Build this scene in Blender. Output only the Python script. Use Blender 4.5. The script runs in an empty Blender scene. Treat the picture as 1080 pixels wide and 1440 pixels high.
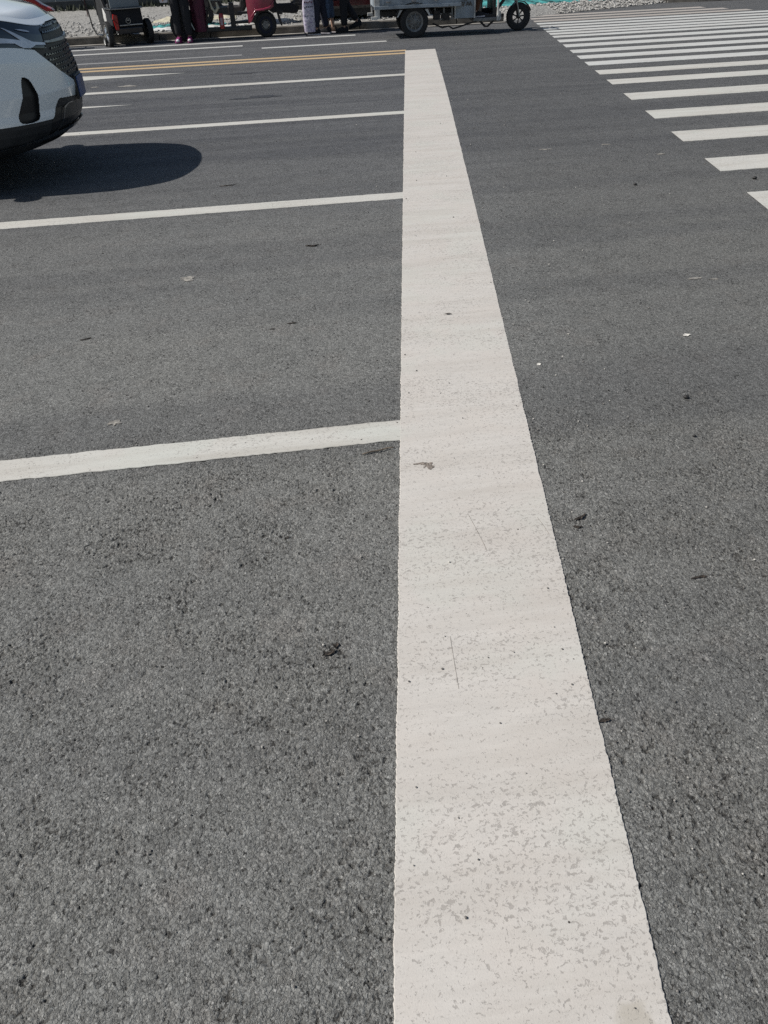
import bpy, bmesh, math, random
import numpy as np
from mathutils import Vector, Matrix, noise
R = math.radians
C = bpy.context.scene
COL = C.collection
random.seed(7)

# ------------------------------------------------------------ camera, sky, sun, exposure
def set_camera():
    h, pitch, roll, yaw = 1.56, R(37.0), R(2.55), R(6.4)
    F = Vector((math.sin(yaw)*math.cos(pitch), math.cos(yaw)*math.cos(pitch), -math.sin(pitch)))
    R0 = Vector((math.cos(yaw), -math.sin(yaw), 0)); U0 = R0.cross(F)
    RR = R0*math.cos(roll) - U0*math.sin(roll); U = U0*math.cos(roll) + R0*math.sin(roll)
    cd = bpy.data.cameras.new('camera'); co = bpy.data.objects.new('camera', cd); COL.objects.link(co)
    m = Matrix((RR, U, -F)).transposed().to_4x4(); m.translation = Vector((0, 0, h))
    co.matrix_world = m
    cd.sensor_fit = 'VERTICAL'; cd.sensor_height = 24.0; cd.lens = 24.0*1080/1440
    cd.clip_start = 0.05; cd.clip_end = 1500
    C.camera = co
set_camera()
SUN_EL = 47.5
world = bpy.data.worlds.new('World'); C.world = world; world.use_nodes = True
wn = world.node_tree.nodes; wl = world.node_tree.links
bg = wn.get('Background') or wn.new('ShaderNodeBackground')
sky = wn.new('ShaderNodeTexSky'); sky.sky_type = 'NISHITA'; sky.sun_disc = False
sky.sun_elevation = R(SUN_EL); sky.sun_rotation = R(-90); sky.air_density = 1.2; sky.dust_density = 1.0
wl.new(sky.outputs[0], bg.inputs[0]); bg.inputs[1].default_value = 0.060
sl = bpy.data.lights.new('sun', 'SUN'); sl.energy = 4.6; sl.angle = R(0.53); sl.color = (1.0, 0.955, 0.89)
so = bpy.data.objects.new('sun', sl); COL.objects.link(so)
sd = Vector((-math.cos(R(SUN_EL)), 0.02, math.sin(R(SUN_EL))))
so.rotation_euler = sd.to_track_quat('Z', 'Y').to_euler(); so.location = (-20, 0, 30)
C.view_settings.view_transform = 'Standard'; C.view_settings.look = 'None'
C.view_settings.exposure = 0.0; C.view_settings.gamma = 1.0
EXPOSURE = 0.17
C.view_settings.exposure = EXPOSURE
C.cycles.use_denoising = False

# ------------------------------------------------------------ materials
def NT(name):
    m = bpy.data.materials.new(name); m.use_nodes = True
    nt = m.node_tree; b = nt.nodes.get('Principled BSDF')
    return m, nt, b
class N:
    """tiny node helper"""
    def __init__(s, nt): s.nt = nt
    def n(s, t, **k):
        o = s.nt.nodes.new(t)
        for a, v in k.items(): setattr(o, a, v)
        return o
    def l(s, a, b): s.nt.links.new(a, b)
    def val(s, sock, v):
        if hasattr(v, 'is_linked') or hasattr(v, 'links'): s.l(v, sock)
        else: sock.default_value = v
    def math(s, op, a, b=None, c=None, clamp=False):
        o = s.n('ShaderNodeMath', operation=op, use_clamp=clamp); s.val(o.inputs[0], a)
        if b is not None: s.val(o.inputs[1], b)
        if c is not None: s.val(o.inputs[2], c)
        return o.outputs[0]
    def noise(s, vec, scale, detail=3, rough=.5, dist=0.0):
        o = s.n('ShaderNodeTexNoise'); s.l(vec, o.inputs['Vector']); o.inputs['Scale'].default_value = scale
        o.inputs['Detail'].default_value = detail; o.inputs['Roughness'].default_value = rough
        o.inputs['Distortion'].default_value = dist; return o.outputs['Fac']
    def vor(s, vec, scale, feature='F1', rnd=1.0):
        o = s.n('ShaderNodeTexVoronoi', feature=feature); s.l(vec, o.inputs['Vector'])
        o.inputs['Scale'].default_value = scale; o.inputs['Randomness'].default_value = rnd; return o
    def ramp(s, f, a, b, lo=0.0, hi=1.0, smooth=True):
        o = s.n('ShaderNodeMapRange'); o.interpolation_type = 'SMOOTHSTEP' if smooth else 'LINEAR'
        s.val(o.inputs['Value'], f); o.inputs['From Min'].default_value = a; o.inputs['From Max'].default_value = b
        o.inputs['To Min'].default_value = lo; o.inputs['To Max'].default_value = hi; return o.outputs['Result']
    def mix(s, f, a, b, blend='MIX'):
        o = s.n('ShaderNodeMix', data_type='RGBA', blend_type=blend); s.val(o.inputs[0], f)
        for i, v in ((6, a), (7, b)):
            if isinstance(v, (tuple, list)): o.inputs[i].default_value = tuple(v)[:3] + (1,)
            else: s.l(v, o.inputs[i])
        return o.outputs[2]
    def map(s, vec, scale=(1, 1, 1), loc=(0, 0, 0), rot=(0, 0, 0)):
        o = s.n('ShaderNodeMapping'); s.l(vec, o.inputs[0]); o.inputs['Scale'].default_value = scale
        o.inputs['Location'].default_value = loc; o.inputs['Rotation'].default_value = rot; return o.outputs[0]

def mat(name, col, rough=.5, metal=0.0, var=.12, scale=8.0, bump=0.0, bscale=60, coat=0.0, spec=None, col2=None, amt=.5):
    m, nt, b = NT(name); h = N(nt)
    tc = h.n('ShaderNodeTexCoord').outputs['Object']
    f = h.noise(tc, scale, 5, .6)
    dark = tuple(c*(1-var*2) for c in col); lite = tuple(min(1, c*(1+var)) for c in col)
    c = h.mix(h.ramp(f, .3, .7), dark, lite)
    if col2: c = h.mix(h.ramp(h.noise(tc, scale*2.3, 4, .7), amt, amt+.12), c, col2)
    h.l(c, b.inputs['Base Color'])
    b.inputs['Metallic'].default_value = metal
    h.l(h.ramp(f, .2, .8, max(.02, rough-.08), min(1, rough+.08)), b.inputs['Roughness'])
    if coat: b.inputs['Coat Weight'].default_value = coat; b.inputs['Coat Roughness'].default_value = .06
    if spec is not None: b.inputs['Specular IOR Level'].default_value = spec
    if bump:
        bp = h.n('ShaderNodeBump'); bp.inputs['Strength'].default_value = bump; bp.inputs['Distance'].default_value = .004
        h.l(h.noise(tc, bscale, 4, .6), bp.inputs['Height']); h.l(bp.outputs[0], b.inputs['Normal'])
    return m

def asphalt_material():
    m, nt, b = NT('asphalt'); h = N(nt)
    tc = h.n('ShaderNodeTexCoord').outputs['Object']
    def warp(scale, amt):
        w = h.n('ShaderNodeTexNoise'); h.l(tc, w.inputs['Vector']); w.inputs['Scale'].default_value = scale; w.inputs['Detail'].default_value = 3
        sub = h.n('ShaderNodeVectorMath', operation='SUBTRACT'); h.l(w.outputs['Color'], sub.inputs[0]); sub.inputs[1].default_value = (.5, .5, .5)
        scl = h.n('ShaderNodeVectorMath', operation='SCALE'); h.l(sub.outputs[0], scl.inputs[0]); scl.inputs['Scale'].default_value = amt
        add = h.n('ShaderNodeVectorMath', operation='ADD'); h.l(tc, add.inputs[0]); h.l(scl.outputs[0], add.inputs[1]); return add.outputs[0]
    wv = warp(120, .012); wf = warp(260, .006)
    va = h.vor(wv, 88); ea = h.vor(wv, 88, 'DISTANCE_TO_EDGE'); vb = h.vor(wf, 175); eb = h.vor(wf, 175, 'DISTANCE_TO_EDGE')
    ga = h.n('ShaderNodeSeparateColor'); h.l(va.outputs['Color'], ga.inputs[0])
    gb = h.n('ShaderNodeSeparateColor'); h.l(vb.outputs['Color'], gb.inputs[0])
    fine = h.noise(wf, 420, 3, .7)
    ha = h.math('MULTIPLY', h.ramp(ea.outputs['Distance'], .0, .16), h.math('ADD', h.math('MULTIPLY', ga.outputs[0], .6), .4))
    hb = h.math('MULTIPLY', h.ramp(eb.outputs['Distance'], .0, .20), h.math('ADD', h.math('MULTIPLY', gb.outputs[0], .7), .3))
    open_ = h.ramp(h.noise(tc, 6.5, 4, .65), .44, .66)
    height = h.math('ADD', h.math('MULTIPLY', ha, .62), h.math('ADD', h.math('MULTIPLY', hb, .42), h.math('MULTIPLY', fine, .34)))
    # open pores between stones: real holes down to the black binder
    gate = h.math('MULTIPLY', h.ramp(h.noise(tc, 58, 3, .6), .50, .60), h.math('ADD', h.math('MULTIPLY', open_, .65), .35))
    pore = h.math('MULTIPLY', h.ramp(ea.outputs['Distance'], .05, .17, 1, 0), gate)
    gate2 = h.ramp(h.noise(h.map(tc, (1, 1, 1), (5, 8, 0)), 105, 2, .6), .50, .60)
    pore2 = h.math('MULTIPLY', h.ramp(eb.outputs['Distance'], .04, .20, 1, 0), gate2)
    low = h.math('MULTIPLY', h.ramp(ga.outputs[0], .10, .02, 0, 1, False), open_)      # a stone plucked out here and there
    pores = h.math('MAXIMUM', h.math('MULTIPLY', pore, .95), h.math('MAXIMUM', h.math('MULTIPLY', pore2, .75), h.math('MULTIPLY', low, .8)))
    pit_n = h.math('ADD', h.noise(h.map(wv, (1.25, .8, 1), (0, 0, 0), (0, 0, R(35))), 66, 3, .55), h.math('MULTIPLY', open_, .055))
    pit = h.ramp(pit_n, .655, .700)
    pit_n2 = h.math('ADD', h.noise(h.map(wf, (1.2, .8, 1), (3, 1, 0), (0, 0, R(50))), 135, 2, .55), h.math('MULTIPLY', open_, .04))
    pit2 = h.ramp(pit_n2, .645, .69)
    pores = h.math('MAXIMUM', h.math('MULTIPLY', pores, .55), h.math('MAXIMUM', pit, h.math('MULTIPLY', pit2, .8)))
    tone = h.ramp(h.noise(tc, .55, 5, .6, .4), .3, .7)
    streak = h.ramp(h.noise(h.map(tc, (.16, 2.2, 1), (7, 2, 0)), 1.6, 6, .6, .3), .32, .70)
    c0 = h.mix(tone, (.177, .180, .174), (.204, .204, .192))
    c0 = h.mix(h.math('MULTIPLY', streak, .55), c0, (.216, .217, .208))
    warm = h.ramp(h.noise(tc, 4.3, 5, .65), .5, .72)
    c0 = h.mix(h.math('MULTIPLY', warm, .40), c0, (.205, .190, .175))
    # grazing-angle shade painted into the asphalt colour: darker and bluer with distance
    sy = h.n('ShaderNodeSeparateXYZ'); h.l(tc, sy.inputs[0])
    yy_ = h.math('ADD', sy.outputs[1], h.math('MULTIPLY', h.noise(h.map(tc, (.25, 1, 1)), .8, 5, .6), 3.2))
    graze_shade = h.ramp(yy_, 4.2, 10.5)
    c0 = h.mix(graze_shade, c0, h.mix(streak, (.080, .083, .091), (.126, .129, .134)))
    xr_ = h.math('SUBTRACT', sy.outputs[0], h.math('MULTIPLY', sy.outputs[1], .16))
    rt = h.ramp(h.math('ADD', xr_, h.math('MULTIPLY', h.noise(tc, 1.3, 3, .5), .3)), .35, 1.3)
    c0 = h.mix(h.math('MULTIPLY', rt, .34), c0, (.11, .109, .103))
    # tyre-polished tracks running along the lanes
    trk = h.ramp(h.noise(h.map(tc, (.05, 1.5, 1), (3, .4, 0)), 1.0, 3, .5), .46, .62)
    c0 = h.mix(h.math('MULTIPLY', trk, .38), c0, (.098, .100, .103))
    stone = h.ramp(ga.outputs[1], 0, 1, .74, 1.14, False)
    st2 = h.ramp(gb.outputs[2], 0, 1, .74, 1.24, False)
    ms = h.math('MULTIPLY', h.math('MULTIPLY', stone, st2), h.ramp(fine, .25, .75, .74, 1.27))
    cc = h.n('ShaderNodeCombineColor')
    for i in range(3): h.l(ms, cc.inputs[i])
    c1 = h.mix(1.0, c0, cc.outputs[0], 'MULTIPLY')
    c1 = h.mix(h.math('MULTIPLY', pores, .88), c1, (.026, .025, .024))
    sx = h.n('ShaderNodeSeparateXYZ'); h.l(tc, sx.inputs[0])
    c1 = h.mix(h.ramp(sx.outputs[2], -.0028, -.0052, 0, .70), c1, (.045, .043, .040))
    chip = h.math('MULTIPLY', h.ramp(gb.outputs[0], .950, .970), h.ramp(eb.outputs['Distance'], .1, .3))
    c1 = h.mix(h.math('MULTIPLY', chip, .55), c1, (.42, .41, .39))
    sc = h.math('MULTIPLY', h.ramp(h.noise(h.map(tc, (.6, 2.0, 1), (11, 3, 0)), 7, 6, .75, .5), .665, .73), h.ramp(h.noise(tc, 46, 3, .6), .48, .62))
    c1 = h.mix(h.math('MULTIPLY', sc, .5), c1, (.34, .33, .31))
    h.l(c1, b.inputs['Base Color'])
    b.inputs['Roughness'].default_value = .82; b.inputs['Specular IOR Level'].default_value = .25
    bp = h.n('ShaderNodeBump'); bp.inputs['Strength'].default_value = 1.0; bp.inputs['Distance'].default_value = .0030
    h.l(h.math('SUBTRACT', height, h.math('MULTIPLY', h.math('MAXIMUM', pit, h.math('MULTIPLY', pit2, .7)), 1.1)), bp.inputs['Height']); h.l(bp.outputs[0], b.inputs['Normal'])
    return m

def wob(h, tc):
    w = h.n('ShaderNodeTexNoise'); h.l(tc, w.inputs['Vector']); w.inputs['Scale'].default_value = 40; w.inputs['Detail'].default_value = 3
    sub = h.n('ShaderNodeVectorMath', operation='SUBTRACT'); h.l(w.outputs['Color'], sub.inputs[0]); sub.inputs[1].default_value = (.5, .5, .5)
    scl = h.n('ShaderNodeVectorMath', operation='MULTIPLY'); h.l(sub.outputs[0], scl.inputs[0]); scl.inputs[1].default_value = (.03, .03, 0)
    flat = h.n('ShaderNodeVectorMath', operation='MULTIPLY'); h.l(tc, flat.inputs[0]); flat.inputs[1].default_value = (1, 1, 0)
    add = h.n('ShaderNodeVectorMath', operation='ADD'); h.l(flat.outputs[0], add.inputs[0]); h.l(scl.outputs[0], add.inputs[1]); return add.outputs[0]
def paint_material(name, base=(.482, .460, .428), worn=.5, stain=False, grime=.5):
    m, nt, b = NT(name); h = N(nt)
    tc = h.n('ShaderNodeTexCoord').outputs['Object']
    # long thin smears across the line
    st = h.noise(h.map(tc, (1.0, 7.0, 1), (2, 5, 0), (0, 0, R(-2))), 5.5, 9, .78, 0)
    pk = h.noise(tc, 5.0, 5, .6)
    c = h.mix(h.ramp(st, .30, .70), tuple(x*.93 for x in base), tuple(min(1, x*1.05) for x in base))
    c = h.mix(h.math('MULTIPLY', h.ramp(pk, .4, .7), .5), c, (base[0]*1.0, base[1]*.972, base[2]*.955))
    c = h.mix(h.math('MULTIPLY', h.ramp(h.noise(h.map(tc, (1, 1, 1), (4, 4, 2)), 2.7, 3, .5), .52, .62), .35), c, (base[0]*.96, base[1]*1.02, base[2]*1.0))
    gb_ = h.ramp(h.noise(h.map(tc, (.35, 3.4, 1), (6, 2, 0)), 2.3, 7, .66), .42, .70)
    c = h.mix(h.math('MULTIPLY', gb_, grime), c, (base[0]*.80, base[1]*.775, base[2]*.75))
    if stain:
        px_ = h.n('ShaderNodeVectorMath', operation='DISTANCE'); h.l(wob(h, tc), px_.inputs[0]); px_.inputs[1].default_value = (.462, .486, 0)
        c = h.mix(h.ramp(px_.outputs['Value'], .022, .040, .5, 0), c, (base[0]*.66, base[1]*.63, base[2]*.55))
    # flaked spots: irregular, gathered in bands
    band = h.ramp(h.noise(h.map(tc, (.7, 1.5, 1), (1.3, .9, 0)), 2.1, 4, .55), .38, .62)
    wn_ = h.n('ShaderNodeTexNoise'); h.l(tc, wn_.inputs['Vector']); wn_.inputs['Scale'].default_value = 75; wn_.inputs['Detail'].default_value = 3
    sub = h.n('ShaderNodeVectorMath', operation='SUBTRACT'); h.l(wn_.outputs['Color'], sub.inputs[0]); sub.inputs[1].default_value = (.5, .5, .5)
    scl = h.n('ShaderNodeVectorMath', operation='SCALE'); h.l(sub.outputs[0], scl.inputs[0]); scl.inputs['Scale'].default_value = .020
    add = h.n('ShaderNodeVectorMath', operation='ADD'); h.l(tc, add.inputs[0]); h.l(scl.outputs[0], add.inputs[1]); wv = add.outputs[0]
    f1 = h.noise(h.map(wv, (.8, 1.5, 1)), 38, 4, .55)
    f2 = h.noise(h.map(wv, (1, 1.3, 1), (9, 1, 0)), 95, 3, .6)
    s1 = h.ramp(h.math('ADD', f1, h.math('MULTIPLY', band, .055)), .680 + .04*(1-worn), .715 + .04*(1-worn))
    s2 = h.ramp(h.math('ADD', f2, h.math('MULTIPLY', band, .06)), .618 + .04*(1-worn), .665 + .04*(1-worn))
    grit = h.ramp(h.noise(h.map(wv, (.7, 1.2, 1)), 200, 2, .6), .60, .72)
    sp = h.math('MAXIMUM', h.math('MULTIPLY', s1, .62), h.math('MAXIMUM', h.math('MULTIPLY', s2, .55), h.math('MULTIPLY', grit, .30)))
    flake = h.mix(h.noise(tc, 160, 3, .6), (.13, .12, .11), (.30, .275, .25))
    c = h.mix(sp, c, flake)
    # a few tiny black holes, and hair-line scratches along the line
    vh = h.vor(tc, 17); vs = h.n('ShaderNodeSeparateColor'); h.l(vh.outputs['Color'], vs.inputs[0])
    hole = h.math('MULTIPLY', h.ramp(vh.outputs['Distance'], .035, .06, 1, 0), h.ramp(vs.outputs[0], .62, .64))
    c = h.mix(hole, c, (.05, .045, .04))
    h.l(c, b.inputs['Base Color'])
    b.inputs['Roughness'].default_value = .62; b.inputs['Specular IOR Level'].default_value = .3
    bp = h.n('ShaderNodeBump'); bp.inputs['Strength'].default_value = .55; bp.inputs['Distance'].default_value = .0015
    hh = h.math('SUBTRACT', h.math('MULTIPLY', h.noise(tc, 260, 3, .6), .5), h.math('MULTIPLY', sp, 1.0))
    h.l(hh, bp.inputs['Height']); h.l(bp.outputs[0], b.inputs['Normal'])
    return m

M = {}
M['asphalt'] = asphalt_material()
M['paint'] = paint_material('thermoplastic_white', worn=.75, stain=True)
M['paint2'] = paint_material('lane_white', (.475, .468, .435), worn=.5, grime=.8)
M['paint_far'] = paint_material('far_white', (.485, .49, .475), worn=.6, grime=.8)
M['paint_dirty'] = paint_material('dusty_white', (.37, .34, .31), worn=.8)
M['paint_worn'] = paint_material('worn_white', (.27, .27, .27), worn=1.0)
M['yellow'] = paint_material('yellow_paint', (.46, .335, .19), worn=.8)
M['concrete'] = mat('concrete', (.28, .265, .24), .85, var=.16, scale=3, bump=.5)
M['kerbside'] = mat('kerb_stone', (.17, .155, .135), .9, var=.2, scale=5, bump=.5)
M['darkjoint'] = mat('dark_joint', (.035, .033, .03), .9)
M['tar'] = mat('tar', (.035, .035, .037), .6, var=.3, scale=30)
M['gravel'] = mat('gravel', (.27, .265, .25), .9, var=.28, scale=22, bump=1, bscale=40, col2=(.2, .19, .17), amt=.55)
M['gstone'] = mat('pale_stone', (.36, .35, .33), .85, var=.25, scale=14)
M['teal'] = mat('teal_net', (.045, .24, .235), .7, var=.45, scale=5, bump=1, bscale=30, col2=(.10, .36, .35), amt=.54)
M['whitepl'] = mat('white_plastic_sheet', (.62, .62, .60), .5, var=.12, scale=5)
M['hoard'] = mat('hoarding', (.20, .225, .235), .6, var=.07, scale=1.2)
M['hoarddark'] = mat('hoarding_dark', (.05, .055, .058), .8)
M['weeds'] = mat('weeds_mat', (.045, .052, .035), .9, var=.4, scale=10)
M['white'] = mat('car_paint', (.84, .89, .92), .22, var=.015, scale=1.0, coat=.9)
M['black'] = mat('black_plastic', (.018, .019, .021), .42, var=.15)
M['skirt'] = mat('skirt_plastic', (.024, .027, .031), .55, var=.12, bump=.2, bscale=300)
M['gloss'] = mat('gloss_black', (.008, .010, .014), .10, coat=.6)
M['chrome'] = mat('chrome', (.70, .71, .73), .12, metal=1.0, var=.04)
M['dchrome'] = mat('dark_chrome', (.24, .25, .26), .25, metal=.9, var=.1)
M['glass'] = mat('dark_glass', (.010, .014, .020), .05, coat=1.0)
M['lampglass'] = mat('lamp_glass', (.016, .026, .042), .08, coat=1.0)
M['ledwhite'] = mat('lamp_reflector', (.66, .69, .76), .22, metal=.3)
M['rubber'] = mat('rubber', (.022, .022, .023), .8, var=.3, scale=30, bump=.6, bscale=120)
M['alloy'] = mat('grey_rim', (.20, .20, .195), .5, metal=.35, var=.2, scale=14)
M['steel'] = mat('bare_steel', (.42, .42, .42), .35, metal=.8, var=.2)
M['red'] = mat('red_lens', (.32, .012, .010), .2, coat=.5)
M['darkred'] = mat('dark_red_paint', (.075, .010, .012), .3, coat=.5)
M['maroon'] = mat('maroon_fabric', (.085, .013, .034), .75, var=.22, scale=6, bump=.4)
M['maroonp'] = mat('maroon_paint', (.22, .018, .045), .32, var=.1, coat=.4)
M['greyblue'] = mat('grey_blue_steel', (.29, .33, .365), .5, var=.14, scale=5, col2=(.13, .13, .125), amt=.62)
M['palegrey'] = mat('pale_grey_steel', (.52, .52, .50), .5, var=.18, scale=9, col2=(.16, .13, .10), amt=.66)
M['chassis'] = mat('chassis', (.030, .027, .026), .7, var=.3, scale=20)
M['trouser_black'] = mat('black_cloth', (.012, .013, .017), .9, var=.2, scale=20, bump=.6, bscale=40)
M['trouser_navy'] = mat('navy_cloth', (.016, .018, .034), .9, var=.2, scale=20, bump=.6, bscale=40)
M['jeans'] = mat('jeans_cloth', (.065, .10, .17), .9, var=.25, scale=30, bump=.6, bscale=40)
M['rust'] = mat('rust_cloth', (.11, .045, .022), .9, var=.25, scale=30)
M['coat_a'] = mat('pink_cloth', (.42, .30, .34), .9); M['coat_b'] = mat('grey_cloth', (.12, .12, .13), .9)
M['skin'] = mat('skin', (.42, .26, .19), .55, var=.05); M['hair'] = mat('hair', (.012, .010, .009), .6)
M['pink'] = mat('magenta_shoe', (.20, .02, .12), .6); M['solewhite'] = mat('white_sole', (.62, .58, .60), .6)
M['brown'] = mat('brown_leather', (.085, .05, .032), .6, var=.3, scale=30, col2=(.42, .38, .30), amt=.6)
M['cream'] = mat('cream_plastic', (.50, .46, .34), .5); M['plate'] = mat('blue_plate', (.03, .07, .20), .4)
M['lilac'] = mat('lilac_bag', (.50, .47, .55), .55, var=.18, scale=9, bump=.8, bscale=18, col2=(.20, .16, .30), amt=.52)
M['leaf'] = mat('dry_leaf', (.055, .043, .034), .8, var=.4, scale=60)
M['twig'] = mat('twig_bark', (.15, .12, .09), .85, var=.3, scale=40)
M['paper'] = mat('paper', (.60, .58, .53), .8, var=.06)
M['grit'] = mat('grit', (.16, .15, .14), .85, var=.45, scale=3.1, col2=(.48, .46, .42), amt=.50)
M['pebble'] = mat('dark_pebble', (.03, .029, .028), .7, var=.3, scale=60)

# ------------------------------------------------------------ mesh helpers
class MB:
    def __init__(s): s.v = []; s.f = []
    def add(s, vs, fs):
        o = len(s.v); s.v += [tuple(v) for v in vs]; s.f += [tuple(i+o for i in f) for f in fs]; return s
    def box(s, c, d, rot=None, taper=1.0):
        x, y, z = (q/2 for q in d); vs = []
        for k in (-1, 1):
            t = taper if k > 0 else 1
            for a, b_ in ((-1, -1), (1, -1), (1, 1), (-1, 1)): vs.append(Vector((a*x*t, b_*y*t, k*z)))
        if rot: vs = [Matrix.Rotation(rot[2], 3, 'Z') @ Matrix.Rotation(rot[1], 3, 'Y') @ Matrix.Rotation(rot[0], 3, 'X') @ v for v in vs]
        vs = [v + Vector(c) for v in vs]
        return s.add(vs, [(3, 2, 1, 0), (4, 5, 6, 7), (0, 1, 5, 4), (1, 2, 6, 5), (2, 3, 7, 6), (3, 0, 4, 7)])
    def tube(s, pts, r, seg=10, flat=1.0):
        pts = [Vector(p) for p in pts]; n = len(pts); rs = r if isinstance(r, (list, tuple)) else [r]*n
        ref = None; vs = []; fs = []
        for i, p in enumerate(pts):
            t = (pts[min(i+1, n-1)] - pts[max(i-1, 0)]).normalized()
            if ref is None: ref = t.orthogonal().normalized()
            ref = (ref - t*ref.dot(t)).normalized(); bt = t.cross(ref)
            for k in range(seg):
                a = 2*math.pi*k/seg; vs.append(p + (ref*math.cos(a) + bt*math.sin(a)*flat)*rs[i])
        for i in range(n-1):
            for k in range(seg):
                a, b_ = i*seg+k, i*seg+(k+1) % seg; fs.append((a, b_, b_+seg, a+seg))
        fs.append(tuple(range(seg-1, -1, -1))); fs.append(tuple((n-1)*seg+k for k in range(seg)))
        return s.add(vs, fs)
    def lathe(s, prof, c=(0, 0, 0), axis='Y', seg=28, closed=True):
        """prof: list of (radius, offset along the axis)"""
        vs = []; fs = []; n = len(prof)
        for r_, o in prof:
            for k in range(seg):
                a = 2*math.pi*k/seg
                p = {'Y': (r_*math.cos(a), o, r_*math.sin(a)), 'Z': (r_*math.cos(a), r_*math.sin(a), o), 'X': (o, r_*math.cos(a), r_*math.sin(a))}[axis]
                vs.append(Vector(p) + Vector(c))
        m = n if closed else n-1
        for i in range(m):
            for k in range(seg):
                a, b_ = i*seg+k, i*seg+(k+1) % seg; j = ((i+1) % n)*seg
                fs.append((a, b_, j+(k+1) % seg, j+k))
        if not closed:
            fs.append(tuple(range(seg-1, -1, -1))); fs.append(tuple((n-1)*seg+k for k in range(seg)))
        return s.add(vs, fs)
    def prism(s, poly, a0, a1, axis='Y'):
        """poly in the plane across axis, extruded from a0 to a1"""
        f = {'Y': lambda p, a: (p[0], a, p[1]), 'X': lambda p, a: (a, p[0], p[1]), 'Z': lambda p, a: (p[0], p[1], a)}[axis]
        n = len(poly); vs = [f(p, a0) for p in poly] + [f(p, a1) for p in poly]
        return s.add(vs, [tuple(range(n-1, -1, -1)), tuple(range(n, 2*n))] + [(i, (i+1) % n, (i+1) % n+n, i+n) for i in range(n)])
    def loft(s, secs, cap=True):
        n = len(secs[0]); o = []
        for c in secs: o += c
        fs = [(i*n+k, i*n+(k+1) % n, (i+1)*n+(k+1) % n, (i+1)*n+k) for i in range(len(secs)-1) for k in range(n)]
        if cap: fs += [tuple(range(n-1, -1, -1)), tuple((len(secs)-1)*n+k for k in range(n))]
        return s.add(o, fs)
    def ball(s, c, r, seg=12, rings=8, jit=0):
        rr = r if isinstance(r, (tuple, list)) else (r, r, r); secs = []
        for i in range(rings+1):
            th = math.pi*(i+.001)/(rings+.002)
            secs.append([tuple(c[q] + rr[q]*(1+jit*(random.random()-.5))*(math.sin(th)*math.cos(2*math.pi*k/seg), math.sin(th)*math.sin(2*math.pi*k/seg), math.cos(th))[q] for q in range(3)) for k in range(seg)])
        return s.loft(secs)
    def build(s, name, m, parent=None, smooth=False, bevel=0, loc=None, rot=None, thick=0):
        me = bpy.data.meshes.new(name); me.from_pydata(s.v, [], s.f); me.update()
        b = bmesh.new(); b.from_mesh(me); bmesh.ops.recalc_face_normals(b, faces=b.faces); b.to_mesh(me); b.free()
        o = bpy.data.objects.new(name, me); COL.objects.link(o); me.materials.append(m)
        if smooth:
            for p in me.polygons: p.use_smooth = True
            try: me.set_sharp_from_angle(angle=R(38))
            except Exception: pass
        if thick: md = o.modifiers.new('t', 'SOLIDIFY'); md.thickness = thick
        if bevel: md = o.modifiers.new('b', 'BEVEL'); md.width = bevel; md.segments = 2; md.limit_method = 'ANGLE'
        if parent: o.parent = parent
        if loc: o.location = loc
        if rot: o.rotation_euler = rot
        return o
def tag(o, label=None, cat=None, group=None, kind=None):
    if label: o['label'] = label
    if cat: o['category'] = cat
    if group: o['group'] = group
    if kind: o['kind'] = kind
    return o
def thing(name, label, cat, loc=(0, 0, 0), rot=(0, 0, 0), group=None):
    o = bpy.data.objects.new(name, None); COL.objects.link(o); o.location = loc; o.rotation_euler = rot
    return tag(o, label, cat, group)

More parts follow.
